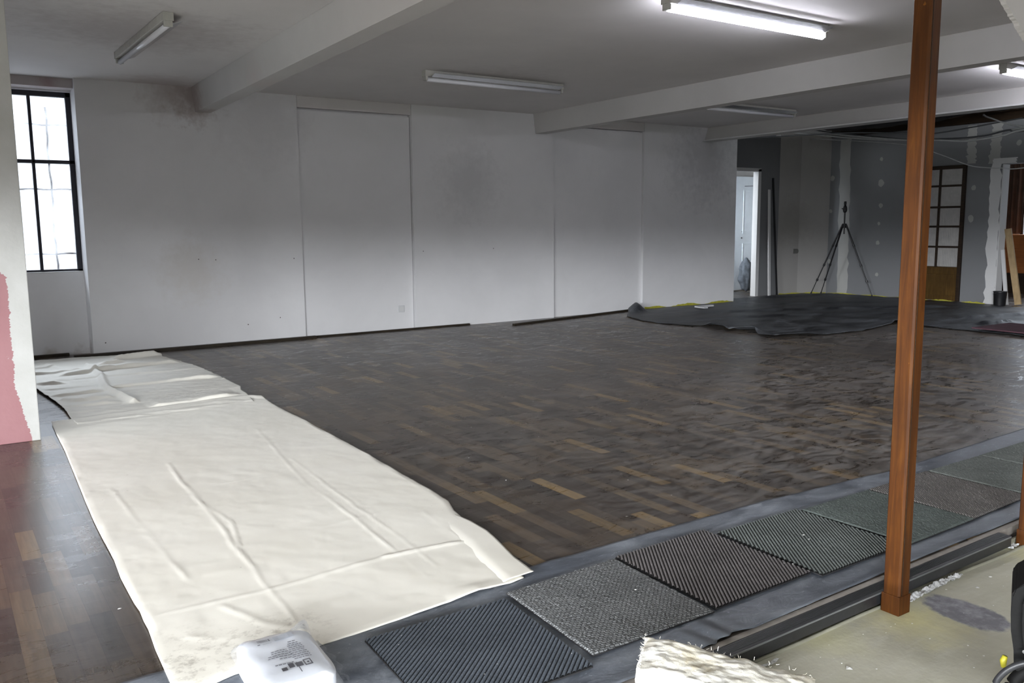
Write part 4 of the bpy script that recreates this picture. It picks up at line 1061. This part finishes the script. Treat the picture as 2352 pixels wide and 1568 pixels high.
# ------------------------------------------------------------------ white pack in clear wrap
def pack():
    root = empty('wrapped_pack', (.70, 2.13, .012)); rz = math.radians(-3); root.rotation_euler = (0, 0, rz)
    bm = bmesh.new(); bmesh.ops.create_cube(bm, size=1.0)
    bmesh.ops.subdivide_edges(bm, edges=bm.edges[:], cuts=14, use_grid_fill=True)
    for v in bm.verts:
        x, y, z = v.co.x*2, v.co.y*2, v.co.z*2
        k = lambda a: math.copysign(abs(a)**.8, a)
        rr = (abs(x)**6+abs(y)**6)**(1/6); sc = 1/max(rr, 1e-6)*max(abs(x), abs(y)) if rr > 0 else 1
        hx = .102*x*sc; hy = .155*y*sc
        hz = .040*z*(1-.35*max(abs(x), abs(y))**5)
        nz = mnoise.noise(Vector((x*2.2, y*2.2, z)))*.004
        v.co = Vector((hx, hy, .040+hz+nz))
    me = bpy.data.meshes.new('contents'); bm.to_mesh(me); bm.free(); me.materials.append(M['bag_white']); me.polygons.foreach_set('use_smooth', [True]*len(me.polygons))
    link('contents', me, root)
    def top(x, y):
        return .080*1.0-.028*max(abs(x/.102), abs(y/.155))**5*.5+.0022+mnoise.noise(Vector((x/.102*2.2, y/.155*2.2, 1)))*.004
    def quad(mb, x0, x1, y0, y1, sk=0.0):
        if y1 < .079: y0, y1 = .10-(.10-y0)*1.62, .10-(.10-y1)*1.62
        nx = 4
        va = []; vb = []
        for i in range(nx+1):
            x = x0+(x1-x0)*i/nx
            ya = y0+sk*(x-x0); yb_ = y1+sk*(x-x0)
            va.append(mb.bm.verts.new((x, ya, top(x, ya)))); vb.append(mb.bm.verts.new((x, yb_, top(x, yb_))))
        for i in range(nx): mb.bm.faces.new((va[i], va[i+1], vb[i+1], vb[i]))
    r = random.Random(2)
    bc = MB(); x = -.046
    while x < -.018:
        wd = r.choice([.0006, .001, .0016]); quad(bc, x, x+wd, .094, .112); x += wd+r.choice([.0008, .0012])
    quad(bc, -.0165, -.0125, .094, .112)
    bc.build('barcode', M['ink_grey'], root)
    pt = MB(); quad(pt, -.002, .052, .084, .116, .1); pt.build('window_print', M['bag_grey'], root)
    tx = MB()
    tx2 = MB(); tx3 = MB()
    tx0 = MB(); quad(tx0, -.050, -.043, .080, .085); quad(tx0, -.036, -.012, .0800, .0810); tx0.build('barcode_text', M['ink_grey'], root)
    for k_, (xa, xb, y) in enumerate([(-.030, .012, .052), (-.032, .014, .045), (-.044, .016, .037), (-.048, .018, .030), (-.020, .014, .022), (-.040, .008, .004), (.012, .056, .040), (.014, .058, .033), (.016, .060, .026), (.012, .060, .019), (.018, .056, .061), (.022, .05, .068), (.026, .046, .075), (.014, .06, .012), (.016, .058, .047), (.018, .056, .054)]):
        x = xa
        while x < xb:
            wd = r.uniform(.005, .012); quad(tx2 if k_ >= 6 else tx3 if k_ == 5 else tx, x, min(x+wd, xb), y, y+.0030); x += wd+.002
    tx.build('small_print', M['ink_grey'], root); tx2.build('small_print', M['ink_grey'], root); tx3.build('small_print', M['ink_grey'], root)
    lg = MB()
    # bold dark lettering just inside the frame: outlined blocks and a rounded dark shape
    for (a0, a1, b0, b1) in [(.030, .033, -.016, .004), (.047, .050, -.016, .004), (.030, .050, .001, .004), (.030, .050, -.016, -.013), (.038, .043, -.009, -.004), (.008, .026, -.014, .000), (-.010, .004, -.012, .003), (-.030, -.016, -.016, -.006), (.012, .014, -.03, .002)]: quad(lg, a0, a1, b0, b1)
    lg.build('lettering', M['ink'], root)
    # clear wrap: loose sleeve with a peaked corner and a crimped side flap
    n, m = 40, 44
    u = np.linspace(-1, 1, n)[None, :]; v = np.linspace(-1, 1, m)[:, None]
    X = .108*np.sign(u)*np.abs(u)**.9+0*v; Y = .162*v+0*u
    Z = .086-.045*np.maximum(np.abs(u), np.abs(v))**6+.004*vnoise(X*14, Y*14, 1, 61)
    pk = np.exp(-(((u-.75)/.28)**2+((v-.85)/.25)**2)); Z = Z+.030*pk
    X = X+.010*pk
    grid_mesh('clear_sleeve', np.dstack([X, Y, Z]), M['clear'], root)
    n = 36; t = np.linspace(0, 1, n)[None, :]; s2 = np.linspace(0, 1, 30)[:, None]
    X = .100+t*(.050-.022*np.abs(s2-.55))+.006*np.sin(s2*22)*t; Y = -.10+s2*.22+.012*vnoise(t*4+0*s2, s2*6, 1, 63)*t
    Z = .045-.030*t+.014*vnoise(t*5, s2*7, 1.3, 62, 3)*np.sin(t*math.pi)**.5
    grid_mesh('side_flap', np.dstack([X+0*Y, Y+0*X, np.maximum(Z, .002)]), M['clear'], root)
    tag(root, 'white pack in clear crinkled wrap with barcode and small print at the bottom edge', 'wrapped pack')
pack()
# ------------------------------------------------------------------ glass wool batt
def wool():
    cor = [(1.285, 1.395), (1.42, 1.515), (1.60, 1.14), (1.42, 1.02)]  # left, far, right, near (on its upper face)
    zt = .20
    P2 = coons([cor[3], cor[2]], [cor[0], cor[1]], [cor[3], cor[0]], [cor[2], cor[1]], 90, 90)
    ctr = np.mean(np.array(cor), 0)
    root_loc = (float(ctr[0]), float(ctr[1]), LOW)
    bm = bmesh.new(); bmesh.ops.create_cube(bm, size=2.0)
    bmesh.ops.subdivide_edges(bm, edges=bm.edges[:], cuts=44, use_grid_fill=True)
    A, B, Cc, D = [np.array(c)-ctr for c in cor]
    for v in bm.verts:
        u, w_, h = v.co.x, v.co.y, v.co.z
        uu, vv = (u+1)/2, (w_+1)/2
        p = (1-uu)*(1-vv)*D+uu*(1-vv)*Cc+(1-uu)*vv*A+uu*vv*B
        p = p*(1+.03*(1-h))
        z = (h+1)/2*(zt-LOW)
        q = Vector((p[0]*1, p[1]*1, z))
        n1 = mnoise.fractal(Vector((q.x*9, q.y*9, q.z*9)), 1.0, 2.0, 5)
        n2 = mnoise.fractal(Vector((q.x*45+7, q.y*45, q.z*45)), 1.0, 2.0, 4)
        out = Vector((p[0], p[1], .0)).normalized() if max(abs(u), abs(w_)) > .98 else Vector((0, 0, 0))
        if h > .98: out = out*.5+Vector((0, 0, 1))
        e = max(abs(u), abs(w_))
        q += out*(n1*.008+n2*.004)
        if h > .5: q.z -= .02*max(0, e-.75)*4*(h-.5)
        v.co = Vector((q.x, q.y, max(0.0006, q.z)))
    me = bpy.data.meshes.new('wool_body'); bm.to_mesh(me); bm.free(); me.materials.append(M['wool']); me.polygons.foreach_set('use_smooth', [True]*len(me.polygons))
    root = empty('insulation_batt', root_loc); body = link('batt', me, root)
    # stray fibres along the torn edges
    r = random.Random(3); fb = MB()
    for k in range(260):
        s_ = r.random(); side = r.choice([(A, B), (B, Cc), (A, B), (B, Cc), (A, D)])
        p = side[0]*(1-s_)+side[1]*s_; nd = Vector((p[0], p[1], 0)).normalized()
        z = zt-LOW-r.uniform(0, .03)
        st = Vector((p[0], p[1], z))-nd*.006
        d = (nd*r.uniform(.3, 1)+Vector((r.uniform(-.6, .6), r.uniform(-.6, .6), r.uniform(-.2, .9)))).normalized()
        Ln = r.uniform(.004, .012); mid = st+d*Ln*.5+Vector((r.uniform(-.003, .003),)*3)
        fb.tube([st, mid, st+d*Ln], [.0007, .0006, .0002], 3, cap=False)
    f_ = fb.build('loose_fibres', M['wool'], root); f_['kind'] = 'stuff'
    tag(root, 'torn piece of cream glass wool insulation at the bottom edge below the step', 'insulation')
wool()
n = 30
bm = bmesh.new(); bmesh.ops.create_icosphere(bm, subdivisions=5, radius=1)
for v in bm.verts:
    k = 1+.30*mnoise.fractal(v.co*3.0, 1, 2, 5)+.06*mnoise.noise(v.co*17); v.co = Vector((v.co.x*.09*k, v.co.y*.06*k, max(.0006, .055+v.co.z*.055*k)))
me = bpy.data.meshes.new('wool_tuft'); bm.to_mesh(me); bm.free(); me.materials.append(M['wool']); me.polygons.foreach_set('use_smooth', [True]*len(me.polygons))
o = link('wool_tuft', me); o.location = (1.70, 1.27, LOW); tag(o, 'small white tuft of glass wool on the lower floor right of the big piece', 'insulation')

# ------------------------------------------------------------------ black machine at the right edge
def machine():
    base = Vector((2.20, 0.88, LOW)); root = empty('machine', base)
    # its moulded housing stands upright, seen from its narrow left side
    def loc(x, y, z): return Vector((x, y, z))-base
    prof = []
    # silhouette in the plane facing the camera: u to the right, z up
    f = Vector((.905, .425, 0)); rt = Vector((.425, -.905, 0))
    c0 = Vector((2.045, .937, 0))
    def P(u, z, d=0): return c0+rt*u+f*d+Vector((0, 0, z))-base
    outl = [(.016, .15), (.012, .205), (.004, .25), (.001, .29), (.0, .337), (.003, .348), (.010, .357), (.040, .387), (.10, .42), (.22, .42), (.22, .15)]
    def extr(o_, d0, d1, inset=0.0):
        g = MB(); A = [g.bm.verts.new(P(u, z, d0)) for u, z in o_]; B = [g.bm.verts.new(P(u, z, d1)) for u, z in o_]; n_ = len(o_)
        for i in range(n_): g.bm.faces.new((A[i], A[(i+1) % n_], B[(i+1) % n_], B[i]))
        g.bm.faces.new(A[::-1]); g.bm.faces.new(B); return g
    g = extr(outl, .02, .20)
    bmesh.ops.bevel(g.bm, geom=g.bm.edges[:], offset=.004, segments=2, affect='EDGES'); g.build('housing', M['machine'], root)
    inner = [(u*.82+.024, (z-.15)*.86+.170) for u, z in outl]
    g = extr(inner, .0, .0195); bmesh.ops.bevel(g.bm, geom=g.bm.edges[:], offset=.003, segments=2, affect='EDGES'); g.build('side_panel', M['machine'], root)
    g = MB(); g.tube([P(.034, .215, -.003), P(.034, .215, .001)], .0045, 10); g.build('screw', M['screw'], root)
    pts = [P(.090+.116*math.cos(a), .100+.114*math.sin(a), -.03) for a in np.linspace(math.radians(60), math.radians(215), 30)]
    g = MB(); g.tube(pts, .0075, 10); g.build('handle', M['nosing'], root, smooth=True)
    pts = [P(.095+.085*math.cos(a), .08+.095*math.sin(a), .03) for a in np.linspace(math.radians(60), math.radians(230), 24)]
    g = MB(); g.tube(pts, .016, 12); g.build('hose', M['machine'], root, smooth=True)
    MB().bar(P(.12, .155, .11), P(.12, LOW+.001, .11), .10, .10, bev=.004).build('stand', M['machine'], root)
    g = MB(); g.tube([P(-.004, .190, .008), P(-.007, .178, .008), P(-.006, .162, .008)], [.006, .008, .006], 8); g.build('clip', M['yellowclip'], root, smooth=True)
    tag(root, 'black moulded plastic machine with curved handle and yellow clip at right edge', 'machine')
machine()
